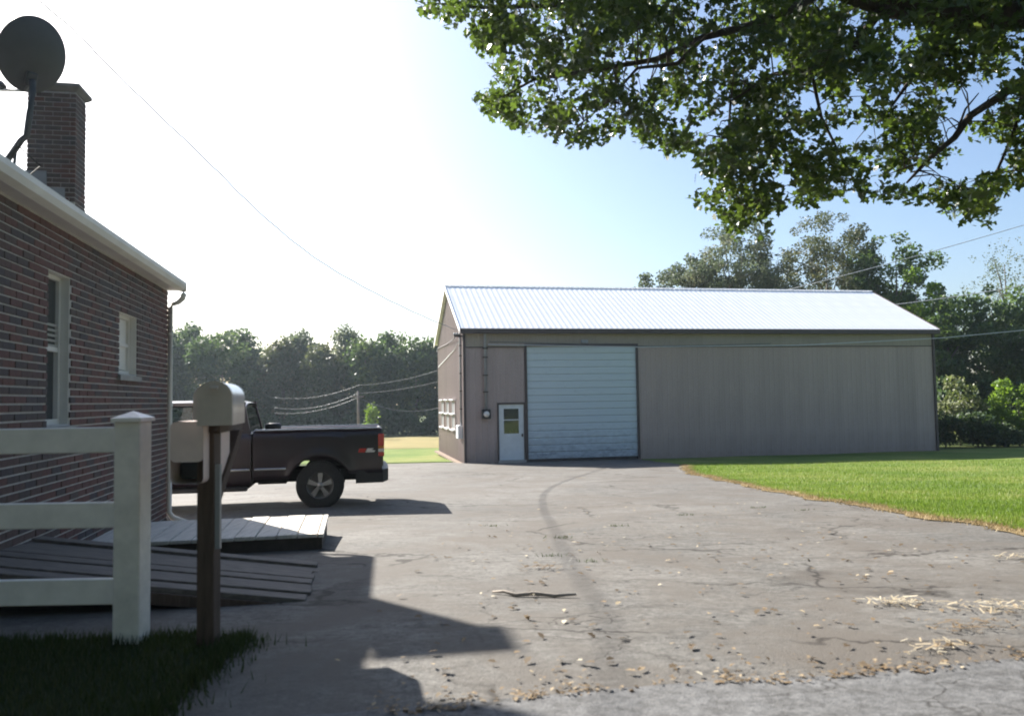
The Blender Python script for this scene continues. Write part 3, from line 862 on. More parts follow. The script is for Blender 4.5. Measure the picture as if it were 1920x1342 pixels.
for near in (True, False):
    s_ = 1 if near else -1
    for xa, xb, xta, xtb in ((-5.0, -4.60, -4.99, -4.62), (-6.30, -5.08, -5.78, -5.06)):
        yb, yt = gy(BELT, near)+s_*.03, gy(ROOF-.06, near)+s_*.03
        MB().add([(xa, yb, BELT-.01), (xb, yb, BELT-.01), (xtb, yt, ROOF-.07), (xta, yt, ROOF-.07)], [(0,1,2,3)]).build('side_window', M['car_glass'], truck, fix=False)
MB().add([(-4.275, NY+.16, BELT), (-4.275, FY-.16, BELT), (-4.385, FY-.30, ROOF-.07), (-4.385, NY+.30, ROOF-.07)], [(0,1,2,3)]).build('rear_window', M['car_glass'], truck, fix=False)
MB().add([(-6.36, NY+.16, BELT+.01), (-6.36, FY-.16, BELT+.01), (-5.82, FY-.30, ROOF-.06), (-5.82, NY+.30, ROOF-.06)], [(0,1,2,3)]).build('windshield', M['car_glass'], truck, fix=False)
mb = MB()
for y in (NY+.55, FY-.55):
    mb.bevbox((-5.25, y-.27, TZ+.75), (-5.08, y+.27, TZ+1.38), .04); mb.bevbox((-5.22, y-.13, TZ+1.40), (-5.1, y+.13, TZ+1.58), .03)
    mb.bevbox((-5.75, y-.27, TZ+.7), (-5.2, y+.27, TZ+.85), .04)
mb.build('seat', M['black'], truck)
# door seams as narrow recessed strips, handle, mirror, trims
for xx in (-5.03, -6.28, -4.63):
    MB().box((xx-.006, NY-.012, TZ+.52), (xx+.006, NY+.05, BELT-.03)).build('door_seam', M['under'], truck)
MB().bevbox((-5.25, NY-.035, TZ+1.06), (-5.09, NY+.01, TZ+1.10), .008).build('door_handle', M['black'], truck)
MB().bevbox((-6.12, NY-.22, BELT+.02), (-6.0, NY-.01, BELT+.20), .03).build('mirror', M['black'], truck)
MB().bevbox((-6.12, FY+.01, BELT+.02), (-6.0, FY+.22, BELT+.20), .03).build('mirror', M['black'], truck)
for xa, xb in ((-6.2, -4.66), (-4.58, -4.26), (-4.19, -3.70)):
    MB().bevbox((xa, NY-.030, TZ+.655), (xb, NY+.01, TZ+.690), .006).build('trim_strip', M['chrome'], truck)
MB().bevbox((-5.9, NY+.02, TZ+.33), (-4.3, NY+.12, TZ+.40), .02).build('running_board', M['black'], truck)
# chassis
ch_ = MB()
ch_.box((-7.5, NY+.45, TZ+.42), (-2.3, NY+.55, TZ+.60)); ch_.box((-7.5, FY-.55, TZ+.42), (-2.3, FY-.45, TZ+.60))
ch_.box((-6.2, NY+.2, TZ+.36), (-4.3, FY-.2, TZ+.62)); ch_.box((-7.4, NY+.5, TZ+.34), (-6.2, FY-.5, TZ+.9)); ch_.box((-4.2, NY+.58, TZ+.38), (-3.75, FY-.6, TZ+.66))
ch_.tube([(AX_R, NY+.2, TZ+.385), (AX_R, FY-.2, TZ+.385)], .05, 10); ch_.lathe([(0, -.14), (.12, -.1), (.15, 0), (.12, .1), (0, .14)], (AX_R, 13.98, TZ+.385), 'y', 14)
ch_.tube([(AX_F, NY+.2, TZ+.385), (AX_F, FY-.2, TZ+.385)], .045, 10)
ch_.build('chassis', M['under'], truck)
MB().bevbox((-2.86, NY+.03, TZ+.28), (-2.845, NY+.27, TZ+.62), .004).build('mud_flap', M['black'], truck)
# rear bumper
MB().hull([(-2.60, NY+.0, TZ+.40), (-2.60, NY+.0, TZ+.60), (-2.16, NY+.03, TZ+.60), (-2.16, NY+.03, TZ+.40), (-2.07, NY+.10, TZ+.62), (-2.07, NY+.10, TZ+.43), (-2.05, 13.98, TZ+.62), (-2.05, 13.98, TZ+.43), (-2.07, FY-.10, TZ+.62), (-2.07, FY-.10, TZ+.43), (-2.16, FY-.03, TZ+.60), (-2.16, FY-.03, TZ+.40), (-2.60, FY, TZ+.60), (-2.60, FY, TZ+.40)]).build('rear_bumper', M['black'], truck)
MB().bevbox((-7.86, NY+.05, TZ+.42), (-7.70, FY-.05, TZ+.66), .04).build('front_bumper', M['chrome'], truck)
MB().bevbox((-7.75, NY+.4, TZ+.7), (-7.721, FY-.4, TZ+1.05), .01).build('grille', M['black'], truck)
for y0_, y1_ in ((NY+.06, NY+.36), (FY-.36, FY-.06)):
    MB().bevbox((-7.75, y0_, TZ+.78), (-7.70, y1_, TZ+1.02), .012).build('headlight', M['clear_lamp'], truck)
for ya, yb in ((NY-.012, NY+.085), (FY-.085, FY+.012)):
    tl = MB().bevbox((-2.235, ya, TZ+1.00), (-2.135, yb, TZ+1.20), .012).build('taillight', M['red_lamp'], truck)
    MB().bevbox((-2.233, ya+.002, TZ+.955), (-2.137, yb-.002, TZ+.9995), .006).build('lens', M['amber_lamp'], tl)
    MB().bevbox((-2.233, ya+.002, TZ+.90), (-2.137, yb-.002, TZ+.9545), .006).build('lens', M['clear_lamp'], tl)
    MB().bevbox((-2.233, ya+.002, TZ+.83), (-2.137, yb-.002, TZ+.8995), .006).build('lens', M['red_lamp'], tl)
# side graphic: a red and a silver mark
MB().prism([(-2.56, TZ+.90), (-2.45, TZ+.90), (-2.42, TZ+.965), (-2.54, TZ+.965)], NY-.004, NY+.004, 1).build('side_decal', M['red_lamp'], truck)
MB().prism([(-2.44, TZ+.90), (-2.30, TZ+.90), (-2.28, TZ+.925), (-2.34, TZ+.94), (-2.30, TZ+.965), (-2.41, TZ+.965)], NY-.004, NY+.004, 1).build('side_decal', M['clear_lamp'], truck)
# wheels
def wheel(x, near):
    s_ = -1 if near else 1
    yc = NY+.02 if near else FY-.02
    w_ = .245
    prof = [(.215, 0), (.235, -.002), (.27, .004), (.33, .0), (.365, .012), (.384, .035), (.3855, .07), (.3855, w_-.07), (.384, w_-.035), (.365, w_-.012), (.30, w_), (.215, w_)]
    c = (x, yc, TZ+.386)
    root = MB().lathe([(r, -s_*o) for r, o in prof], c, 'y', 40).build('wheel', M['rubber'], truck)
    rim = MB().lathe([(.216, -s_*.004), (.216, -s_*.02), (.195, -s_*.03), (.185, -s_*.10), (.0, -s_*.12)], c, 'y', 40)
    rim.lathe([(.0, s_*.0), (.045, -s_*.003), (.05, -s_*.04)], c, 'y', 16)
    for k in range(5):
        an = 2*math.pi*k/5 + .3
        def P(r, a, o): return (c[0]+r*math.cos(a), c[1]-s_*o, c[2]+r*math.sin(a))
        rim.hull([P(.04, an-.6, .012), P(.04, an+.6, .012), P(.20, an-.21, .018), P(.20, an+.21, .018), P(.04, an-.6, .06), P(.04, an+.6, .06), P(.20, an-.24, .06), P(.20, an+.24, .06)])
    rim.build('rim', M['alloy'], root)
for x in (AX_R, AX_F):
    for near in (True, False): wheel(x, near)
truck.location = (-5.10, 13.62, TZ)
truck.rotation_euler.z = .19
sp_ = at(512, 801, 13.9)
MB(lambda a, b, c: sp_ + Vector((a, b, c)) ).lathe([(.0,-.32), (.15, -.30), (.165, -.1), (.13, -.02), (.14, .0), (.145, .05), (.10, .075), (0, .08)], (0, 0, 0), 'z', 18).build('bucket', M['black'], loc=(sp_.x, sp_.y, sp_.z-.32))
tag(bpy.data.objects['bucket'], 'black lidded bucket standing in the bed of the pickup truck', 'bucket')

# ------------------------------------------------------------------ metal shed
SO = Vector((-1.881, 30.911, -1.212)); syaw = .207
su = Vector((math.cos(syaw), math.sin(syaw), 0)); sv = Vector((-math.sin(syaw), math.cos(syaw), 0))
ST = lambda u, v, w: SO + su*u + sv*v + Vector((0, 0, w))
SWD, SD, SHE, SHR, SOH = 21.03, 8.68, 5.343, 7.536, .21
shed = thing('metal_shed', 'long tan metal shed with a bright white ribbed roof and a roll up door', 'shed', tuple(SO))
GD = (2.52, 7.08, .10, 4.56); ED = (1.36, 2.36, .10, 2.27)
# core walls
core = MB(ST)
core.box((.03, .06, -.6), (ED[0], .10, SHE-.1)); core.box((ED[0], .06, ED[3]), (ED[1], .10, SHE-.1)); core.box((ED[1], .06, -.6), (GD[0], .10, SHE-.1))
core.box((GD[0], .06, GD[3]), (GD[1], .10, SHE-.1)); core.box((GD[1], .06, -.6), (SWD-.03, .10, SHE-.1))
core.box((.03, .1001, -.6), (.07, SD-.05, SHE-.1)); core.box((SWD-.07, .1001, -.6), (SWD-.03, SD-.05, SHE-.1)); core.box((.0701, SD-.09, -.6), (SWD-.0701, SD-.05, SHE-.1))
cwo = core.build('wall', M['siding'], shed)
def rib_line(w, pitch=.23, rw=.04, rd=.009):
    pts = [(0, 0)]
    n_ = max(1, round(w/pitch)); p_ = w/n_
    for i in range(n_):
        c = (i+.5)*p_
        pts += [(c-rw, 0), (c-rw*.5, -rd), (c+rw*.5, -rd), (c+rw, 0)]
    pts.append((w, 0))
    return pts
pcache = {}
def panel(name, mat, u0, u1, w0, w1, face='front', top=None):
    """one ribbed sheet; face gives the wall it hangs on"""
    w = u1 - u0
    if face == 'front': T = lambda a, b, c: su*a + sv*b + Vector((0, 0, c))
    elif face == 'left': T = lambda a, b, c: sv*a + su*b + Vector((0, 0, c))
    elif face == 'right': T = lambda a, b, c: sv*a - su*b + Vector((0, 0, c))
    else: T = lambda a, b, c: su*a - sv*b + Vector((0, 0, c))
    key = (face, mat.name, round(w, 3), round(w1-w0, 3)) if top is None else None
    me = pcache.get(key)
    if me is None:
        ln = rib_line(w-.004, rd=.020 if face in ('left', 'right') else .009)
        hi = [(a, b, (w1-w0) if top is None else top(u0+a)-w0) for a, b in ln]
        mb = MB(T).grid([[(a, b, 0) for a, b in ln], hi], False)
        mb.add([(0, 0, 0), (0, .025, 0), (0, .025, hi[0][2]), (0, 0, hi[0][2])], [(0,1,2,3)])
        mb.add([(w-.004, 0, 0), (w-.004, .025, 0), (w-.004, .025, hi[-1][2]), (w-.004, 0, hi[-1][2])], [(0,1,2,3)])
        me = mb.mesh(name, fix=False); me.materials.append(mat)
        if key: pcache[key] = me
    o = bpy.data.objects.new(name, me); COL.objects.link(o); o.parent = cwo
    base = {'front': ST(u0, .03, w0), 'left': ST(0, u0, w0), 'right': ST(SWD, u0, w0), 'back': ST(u0, SD, w0)}[face]
    o.location = base - SO
    return o
BAND = 4.50
def run(a, b, w0, w1, mat, face='front', step=.925):
    n_ = max(1, round((b-a)/step)); p_ = (b-a)/n_
    for i in range(n_): panel('siding_panel', mat, a+i*p_, a+(i+1)*p_, w0, w1, face)
run(.07, ED[0]-.06, -.3, BAND, M['siding'])
run(ED[0]-.06, ED[1]+.06, ED[3]+.07, BAND, M['siding'], step=2)
run(GD[1]+.09, SWD-.07, -.45, BAND, M['siding'])
run(.07, SWD-.07, BAND+.035, SHE-.02, M['siding_upper'])
MB(ST).box((.07, -.004, BAND+.0005), (GD[0]-.09, .035, BAND+.0345)).build('band_trim', M['brown_trim'], shed)
MB(ST).box((GD[1]+.09, -.004, BAND+.0005), (SWD-.07, .035, BAND+.0345)).build('band_trim', M['brown_trim'], shed)
gz = lambda v: SHE - .02 + (SHR-SHE) * (1 - abs(v - SD/2)/(SD/2))
n_ = 10; p_ = SD/n_
for i in range(n_):
    panel('siding_panel', M['siding'], i*p_, (i+1)*p_, -.5, 0, 'left', top=lambda v: min(gz(v), 99))
    panel('siding_panel', M['siding'], i*p_, (i+1)*p_, -.5, 0, 'right', top=lambda v: min(gz(v), 99))
run(0, SWD, -.5, SHE-.02, M['siding'], 'back')
# corner trims, base trim
for u in (-.03, SWD-.07):
    MB(ST).box((u, -.03, -.5), (u+.10, .05, SHE-.04)).build('corner_trim', M['brown_trim'], shed)
# roof sheets
rl = math.hypot(SD/2+SOH, (SHR-SHE)*(SD/2+SOH)/(SD/2)); ang = math.atan2(SHR-SHE, SD/2)
ca, sa = math.cos(ang), math.sin(ang)
rT = lambda a, b, c: su*a + sv*(c*ca - b*-sa*-1*0 - b*sa) + Vector((0, 0, c*sa + b*ca))
N_ = 23; pw = (SWD+.35)/N_
def rl_pts(w):
    n_ = 4; p_ = w/n_; pts = [(0, 0)]
    for i in range(n_):
        c = (i+.5)*p_; pts += [(c-.08, 0), (c-.025, .007), (c+.025, .007), (c+.08, 0)]
    return pts + [(w, 0)]
roofo = MB(ST)
ez = SHE - SOH*(SHR-SHE)/(SD/2)
# deck below the sheets
roofo.add([(-.14, -SOH+.05, ez-.03), (SWD+.14, -SOH+.05, ez-.03), (SWD+.14, SD/2, SHR-.03), (-.14, SD/2, SHR-.03), (SWD+.14, SD+SOH-.05, ez-.03), (-.14, SD+SOH-.05, ez-.03)], [(0,1,2,3), (3,2,4,5)])
roofo = roofo.build('roof', M['tin'], shed, fix=False)
ln = rl_pts(pw-.003)
for side in (0, 1):
    T = rT if side == 0 else (lambda a, b, c: su*a + sv*(-c*ca + b*sa) + Vector((0, 0, c*sa + b*ca)))
    mb = MB(T).grid([[(a, b, 0) for a, b in ln], [(a, b, rl*.5) for a, b in ln], [(a, b, rl-.01) for a, b in ln]], False)
    me = mb.mesh('roof_sheet', fix=False); me.materials.append(M['tin'])
    for i in range(N_):
        o = bpy.data.objects.new('roof_sheet', me); COL.objects.link(o); o.parent = roofo
        o.location = ST(-.17+i*pw, -SOH if side == 0 else SD+SOH, ez) - SO
rc = MB(ST)
rc.add([(-.18, SD/2-.11, SHR-.012), (SWD+.19, SD/2-.11, SHR-.012), (SWD+.19, SD/2, SHR+.05), (-.18, SD/2, SHR+.05), (SWD+.19, SD/2+.11, SHR-.012), (-.18, SD/2+.11, SHR-.012)], [(0,1,2,3), (3,2,4,5)])
rc.build('ridge_cap', M['tin'], roofo, fix=False)
# rake trims and eave fascia
for u in (-.185, SWD+.165):
    for s_ in (0, 1):
        v0, v1 = (-SOH, SD/2) if s_ == 0 else (SD+SOH, SD/2)
        MB(ST).hull([(u+d_, v0, ez-.16+.0) for d_ in (0, .02)] + [(u+d_, v0, ez+.035) for d_ in (0, .02)] + [(u+d_, v1, SHR-.16) for d_ in (0, .02)] + [(u+d_, v1, SHR+.035) for d_ in (0, .02)]).build('rake_trim', M['tin'] if u < 0 else M['brown_trim'], shed)
MB(ST).box((-.14, -SOH-.02, ez-.19), (SWD+.16, -SOH+.03, ez-.01)).build('fascia', M['brown_trim'], shed)
MB(ST).box((-.13, -SOH+.0305, ez-.19), (SWD+.14, .03, ez-.17)).build('soffit', M['brown_trim'], shed)
# garage door
gdo = MB(ST)
u0_, u1_, w0_, w1_ = GD
gdo.box((u0_-.09, -.012, w0_-.1), (u0_, .08, w1_+.085)); gdo.box((u1_, -.012, w0_-.1), (u1_+.09, .08, w1_+.085)); gdo.box((u0_, -.012, w1_), (u1_, .08, w1_+.085))
gdo = gdo.build('garage_door', M['brown_trim'], shed); gdo['label'] = 'tall pale blue white roll up garage door with a dirty foot'
NS = 16; hh = (w1_-w0_)/NS
T = lambda a, b, c: su*a + sv*b + Vector((0, 0, c))
for i in range(NS):
    mb = MB(ST)
    za, zb = w0_+i*hh+.002, w0_+(i+1)*hh-.002
    pts = [(.052, za), (.045, za+.012), (.045, zb-.05), (.062, zb-.035), (.062, zb-.02), (.05, zb), (.085, zb), (.085, za)]
    mb.prism([(a, b) for a, b in pts], u0_+.001, u1_-.001, axis=0)
    mb.build('door_slat', M['garage'], gdo)
MB(ST).box((u0_+.001, .04, w0_-.09), (u1_-.001, .10, w0_+.001)).build('bottom_seal', M['black'], gdo)
MB(ST).bevbox((4.75, -.12, 4.665), (5.03, .02, 4.80), .02).build('door_lamp', M['flashing'], shed)
# entry door
edo = MB(ST)
a0, a1, b0, b1 = ED
edo.box((a0-.06, -.014, b0-.1), (a0, .09, b1+.07)); edo.box((a1, -.014, b0-.1), (a1+.06, .09, b1+.07)); edo.box((a0, -.014, b1), (a1, .09, b1+.07))
edo = edo.build('entry_door', M['brown_trim'], shed); edo['label'] = 'white entry door with a half window, left of the garage door'
wz0, wz1, wa0, wa1 = b0+1.03, b0+2.0, a0+.2, a1-.2
mb = MB(ST)
mb.box((a0+.001, .03, b0), (wa0, .07, b1-.002)); mb.box((wa1, .03, b0), (a1-.001, .07, b1-.002)); mb.box((wa0, .03, b0), (wa1, .07, wz0)); mb.box((wa0, .03, wz1), (wa1, .07, b1-.002))
mb.build('door_leaf', M['white_paint'], edo)
MB(ST).box((wa0, .02, (wz0*.45+wz1*.55)-.02), (wa1, .0695, (wz0*.45+wz1*.55)+.02)).build('window_bar', M['white_paint'], edo)
for za, zb in ((wz0, wz0*.45+wz1*.55-.02), (wz0*.45+wz1*.55+.02, wz1)):
    MB(ST).box((wa0, .052, za), (wa1, .056, zb)).build('pane', M['glass'], edo)
mb = MB(ST).lathe([(0, -.07), (.03, -.065), (.035, -.04), (.02, -.02), (.02, .0)], (0, 0, 0), 'y', 12)
MB(ST).bevbox((a1-.10, -.035, b0+.90), (a1-.05, .029, b0+1.02), .01).build('handle', M['black'], edo)
MB(ST).box((a0-.05, -.12, b0-.14), (a1+.05, .029, b0-.005)).build('doorstep', M['concrete'], edo)
# electrics on the front: conduit, meter
cu = .84
co = MB(ST).tube([(cu, -.04, 1.95), (cu, -.04, 4.98), (cu, -.08, 5.06)], .055, 10).build('conduit', M['flashing'], shed)
for w in (4.45, 4.1, 3.4, 2.75):
    MB(ST).box((cu-.10, -.115, w), (cu+.10, .025, w+.04)).build('strap', M['brown_trim'], co)
MB(ST).bevbox((cu-.17, -.19, 1.72), (cu+.17, .02, 2.10), .03).build('meter_box', M['black'], shed)
MB(ST).lathe([(0, -.30), (.08, -.29), (.11, -.25), (.12, -.18)], (cu, 0, 1.91), 'y', 18).build('meter_glass', M['clear_lamp'], shed)
# left wall: conduit, box, cables and a bank of three windows
co = MB(ST).tube([(-.05, .55, 1.4), (-.05, .55, 4.9), (-.10, .55, 5.05)], .05, 8).build('conduit', M['flashing'], shed)
for w in (4.6, 4.2, 3.5, 2.8, 2.1):
    MB(ST).box((-.105, .45, w), (.0, .65, w+.04)).build('strap', M['brown_trim'], co)
MB(ST).bevbox((-.20, .40, .95), (-.001, 1.0, 1.48), .02).build('electrical_box', M['white_paint'], shed)
for wv0, wv1 in ((2.30, 3.50), (4.20, 5.40), (6.10, 7.30)):
    mb = MB(ST)
    for v0, v1, w0, w1 in ((wv0, wv0+.07, 1.22, 2.46), (wv1-.07, wv1, 1.22, 2.46), (wv0+.07, wv1-.07, 2.39, 2.46), (wv0+.07, wv1-.07, 1.22, 1.29), (wv0+.07, wv1-.07, 1.80, 1.87)):
        mb.box((-.055, v0, w0), (-.018, v1, w1))
    wo = mb.build('window', M['siding'], shed)
    for w0, w1 in ((1.29, 1.80), (1.87, 2.39)):
        MB(ST).box((-.030, wv0+.07, w0), (-.026, wv1-.07, w1)).build('pane', M['pane_grey'], wo)
    for w in (1.20, 1.86, 2.462):
        MB(ST).bevbox((-.15, wv0-.03, w), (-.0185, wv1+.03, w+.05), .006).build('ledge', M['white_paint'], wo)
MB(ST).box((-.35, .12, 4.93), (-.02, .20, 5.0)).build('wire_bracket', M['brown_trim'], shed)
for k in range(3):
    MB(ST).lathe([(0, -.07), (.04, -.06), (.05, 0), (.03, .05), (0, .06)], (-.12-.1*k, .16, 5.05), 'z', 10).build('insulator', M['flashing'], shed)
MB(ST).tube([(-.2, .16, 5.06), (-.12, 2.2, 4.98), (-.06, 4.5, 4.97), (-.05, 8.4, 5.02)], .018, 6).build('cable', M['wire_dark'], shed)
MB(ST).tube([(-.1, .7, 4.78), (-.05, 2.5, 4.55), (-.04, 8.2, 4.1)], .016, 6).build('cable', M['white_paint'], shed)
MB(ST).box((-.22, .3, -.06), (-.02, SD, .015)).build('foundation_edge', M['dirt'], shed)

# ------------------------------------------------------------------ cables
def sag(A, B, s, n_=24):
    A, B = Vector(A), Vector(B)
    return [A.lerp(B, i/n_) - Vector((0, 0, s*4*(i/n_)*(1-i/n_))) for i in range(n_+1)]
def smooth(P, k=6):
    P = [Vector(p) for p in P]; out = []
    for i in range(len(P)-1):
        a, b, c, d = P[max(i-1, 0)], P[i], P[i+1], P[min(i+2, len(P)-1)]
        for j in range(k):
            t = j/k
            out.append(.5*((2*b) + (c-a)*t + (2*a-5*b+4*c-d)*t*t + (3*b-a-3*c+d)*t**3))
    return out + [P[-1]]
def cable(pts, r, label, mat, group='overhead cables'):
    return tag(MB().tube(pts, r, 6).build('cable', mat, loc=tuple(pts[0])), label, 'cable', group)
# service drop from the roadside to the shed corner (world points along its fall)
sd = [(-2.03, 32.2, 4.02), (-3.2, 28.9, 4.32), (-4.4, 25.6, 4.76), (-5.45, 22.65, 5.29), (-6.27, 20.36, 6.0), (-7.06, 18.14, 6.95), (-7.89, 15.82, 7.93), (-8.27, 14.75, 8.43), (-8.75, 13.6, 8.80), (-9.6, 12.2, 9.35), (-11.5, 9.0, 10.6)]
tw = [p + Vector((0, 0, .010*math.sin(i*1.7))) for i, p in enumerate(smooth(sd, 8))]
cable(tw, .013, 'grey service cable rising from the shed corner to the top left', M['wire_mid'])
def on_front(u, w, v=-.45): return ST(u, v, w)
pts = []
for i in range(31):
    t = i/30; u = .95 + t*30
    w = float(np.interp(u, [.95, 7, 14, 20.9, 27, 31], [4.62, 4.47, 4.52, 4.82, 5.32, 5.75]))
    pts.append(on_front(u, w, -.12-.5*min(1, t*4)))
cable(pts, .020, 'pale cable along the shed front and off to the right', M['wire'])
cable([on_front(1.0, 4.72, -.15), on_front(3.0, 4.66, -.3), on_front(5, 4.60, -.3), on_front(7.5, 4.52, -.3), on_front(10, 4.55, -.25), on_front(13, 4.62, -.2)], .014, 'thin dark cable sagging above the garage door', M['wire_dark'])
cable(sag(at(1470, 545, 48), at(1960, 475-65, 44), .1), .022, 'upper cable crossing the trees above the shed roof', M['wire'])
cable(sag(at(1640, 575, 47), at(1990, 522, 42), .12), .024, 'cable crossing the trees right of the shed, below the upper one', M['wire'])
# far pole and its cables
pb = at(672, 806, 70)
pole = thing('utility_pole', 'thin wooden utility pole before the wood, left of the shed', 'utility pole', (pb.x, pb.y, float(G(pb.x, pb.y))))
pt = at(672, 733, 70)
MB().tube([(pb.x, pb.y, float(G(pb.x, pb.y))-.3), (pb.x, pb.y, pt.z)], [.13, .09], 10).build('shaft', M['pole_wood'], pole)
MB().box((pb.x-.5, pb.y-.06, pt.z-.55), (pb.x+.5, pb.y-.125-.0+.2, pt.z-.43)).build('crossarm', M['pole_wood'], pole)
for lab, y1, y2, y3, s1, s2 in (('top', 745, 722, 690, .5, .35), ('middle', 764, 737, 714, .6, .25), ('lowest', 774, 745, 762, .5, .9)):
    a, b, c = at(515, y1, 74), at(672, y2, 69.9), at(850, y3-6, 66)
    cable(sag(a, b, s1) + sag(b, c, s2)[1:], .016, lab + ' of the three cables on the far pole left of the shed', M['wire_mid'])

# ------------------------------------------------------------------ haze
hz = MB().box((-150, -40, -3.7), (150, 130, 26)).build('haze', M['flashing'], loc=(0, 0, 0))  # volume added to lift far tones the way veiling glare does
hm = bpy.data.materials.new('pale_haze'); hm.use_nodes = True
hm.node_tree.nodes.remove(hm.node_tree.nodes['Principled BSDF'])
pv = hm.node_tree.nodes.new('ShaderNodeVolumePrincipled')
pv.inputs['Color'].default_value = (.72, .86, 1, 1); pv.inputs['Density'].default_value = .0003; pv.inputs['Anisotropy'].default_value = .45
hm.node_tree.links.new(pv.outputs[0], hm.node_tree.nodes['Material Output'].inputs['Volume'])
hz.data.materials.clear(); hz.data.materials.append(hm); hz['kind'] = 'stuff'; hz['label'] = 'thin haze added for the veiling glare of the sun'

# ------------------------------------------------------------------ trees
def basis(rg, n, up=0.0):
    a = rg.normal(size=(n, 3)); a[:, 2] += up; a /= np.linalg.norm(a, axis=1)[:, None]
    b = rg.normal(size=(n, 3)); b -= (b*a).sum(1)[:, None]*a; b /= np.linalg.norm(b, axis=1)[:, None]
    return a, b, np.cross(a, b)
DIAMOND = np.array([(-.5, 0), (0, -.34), (.55, 0), (0, .34)])
OAK = np.array([(-.55, 0), (-.3, -.13), (-.1, -.30), (.05, -.16), (.25, -.30), (.32, -.12), (.55, 0), (.32, .12), (.25, .30), (.05, .16), (-.1, .30), (-.3, .13)])
def leaves(P, size, shape, rg, up=.5):
    n_ = len(P)
    nn, a, b = basis(rg, n_, up)
    s = size * rg.uniform(.65, 1.35, n_)
    V = P[:, None, :] + (a[:, None, :]*shape[None, :, 0:1] + b[:, None, :]*shape[None, :, 1:2]) * s[:, None, None]
    V += nn[:, None, :] * (np.abs(shape[None, :, 1:2])*.35) * s[:, None, None]
    return V
def crown_points(rg, c, rad, nclump, n, rclump, fill=.35, bottom=-1):
    """leaf positions on clumps that sit over an ellipsoid"""
    u = rg.normal(size=(nclump, 3)); u /= np.linalg.norm(u, axis=1)[:, None]
    u[:, 2] = np.maximum(u[:, 2], bottom)
    r = rg.uniform(fill, 1, nclump)**.6
    C = np.array(c) + u * r[:, None] * np.array(rad) * .86
    cr_ = rclump * rg.uniform(.55, 1.35, nclump)
    w = cr_**2; k = rg.choice(nclump, n, p=w/w.sum())
    v = rg.normal(size=(n, 3)); v /= np.linalg.norm(v, axis=1)[:, None]
    q = rg.uniform(.45, 1.12, n)
    P = C[k] + v * (cr_[k]*q)[:, None] * np.array([1, 1, .8])
    return P, k, C
def tree(name, x, y, top, rx, ncl, n, rcl, size, mat, label, group, seed, base_frac=.12, trunk=.18, cat='tree', shape=DIAMOND, fill=.3, bark='bark_far', limbs=6):
    rg = np.random.default_rng(seed)
    gz_ = float(G(x, y))
    H_ = top - gz_
    root = thing(name, label, cat, (x, y, gz_), group)
    zc = gz_ + H_*(.5 + base_frac*.5); rz_ = H_*(.5 - base_frac*.5)
    P, k, C = crown_points(rg, (x, y, zc), (rx, rx*.9, rz_), ncl, n, rcl, fill)
    P[:, 2] = np.maximum(P[:, 2], gz_ + .05 + rg.uniform(0, .3, n))
    tn = np.clip(rg.normal(.45, .17, n) + (rg.uniform(-.34, .34, ncl))[k], 0, 1)
    mesh_np('crown', leaves(P, size, shape, rg), 4, mat, tn, root, root['_base'])
    tb = MB()
    tp = Vector((x + rg.uniform(-.2, .2), y, gz_ + H_*.80))
    tb.tube([(x, y, gz_-.2), (x+.05, y, gz_+H_*.25), tuple(Vector((x, y, gz_)).lerp(tp, .6)), tuple(tp)], [trunk, trunk*.8, trunk*.5, trunk*.12], 8)
    for i in range(limbs):
        t = .25 + .5*i/max(1, limbs)
        st = Vector((x, y, gz_ + H_*t*.85)); en = Vector(C[int(rg.integers(0, ncl))])
        md = st.lerp(en, .5) + Vector((0, 0, .05*H_))
        tb.tube([st, md, en], [trunk*.42*(1-t*.5), trunk*.25, trunk*.06], 6)
    tb.build('trunk', M[bark], root)
    return root
# the wood beyond the field, left of the shed
LW = [ # px, top px, Y, half width m, material, words
 (318, 608, 92, 3.6, LEAF_FAR, 'dark rounded tree at the left end of the far wood, by the downspout'),
 (362, 606, 95, 3.4, LEAF_FAR, 'second dark rounded tree of the far wood, behind the mailboxes'),
 (418, 600, 90, 4.2, LEAF_FAR, 'broad dark tree with a domed top, left of the gap in the wood'),
 (492, 656, 99, 2.6, LEAF_FAR, 'low dark tree filling the gap in the far wood'),
 (452, 616, 97, 2.0, LEAF_FAR, 'narrow dark tree falling away at the left of the gap in the wood'),
 (532, 632, 92, 2.6, LEAF_BROWN, 'brownish tree just right of the gap in the far wood'),
 (570, 618, 95, 3.0, LEAF_GREY, 'grey green tree above the pickup bed in the far wood'),
 (606, 628, 90, 3.0, LEAF_BROWN, 'olive brown tree with drooping clumps, middle of the far wood'),
 (650, 613, 94, 3.3, LEAF_GREY, 'tallest grey green tree of the wood, above the utility pole'),
 (694, 619, 90, 3.1, LEAF_FAR, 'green tree right behind the utility pole'),
 (735, 623, 95, 3.2, LEAF_FAR, 'dark tree between the utility pole and the shed'),
 (778, 629, 91, 3.4, LEAF_FAR, 'dark tree next to the left wall of the shed'),
 (826, 628, 93, 3.4, LEAF_FAR, 'dark tree half hidden behind the left wall of the shed'),
]
for i, (px_, ty, Y_, rx_, mt_, lab) in enumerate(LW):
    p = at(px_, ty, Y_)
    tree('woodland_tree', p.x, p.y, p.z + .35, rx_, 60, 7500, 1.25, .42, mt_, lab, 'trees of the far wood', 100+i, .02, .2)
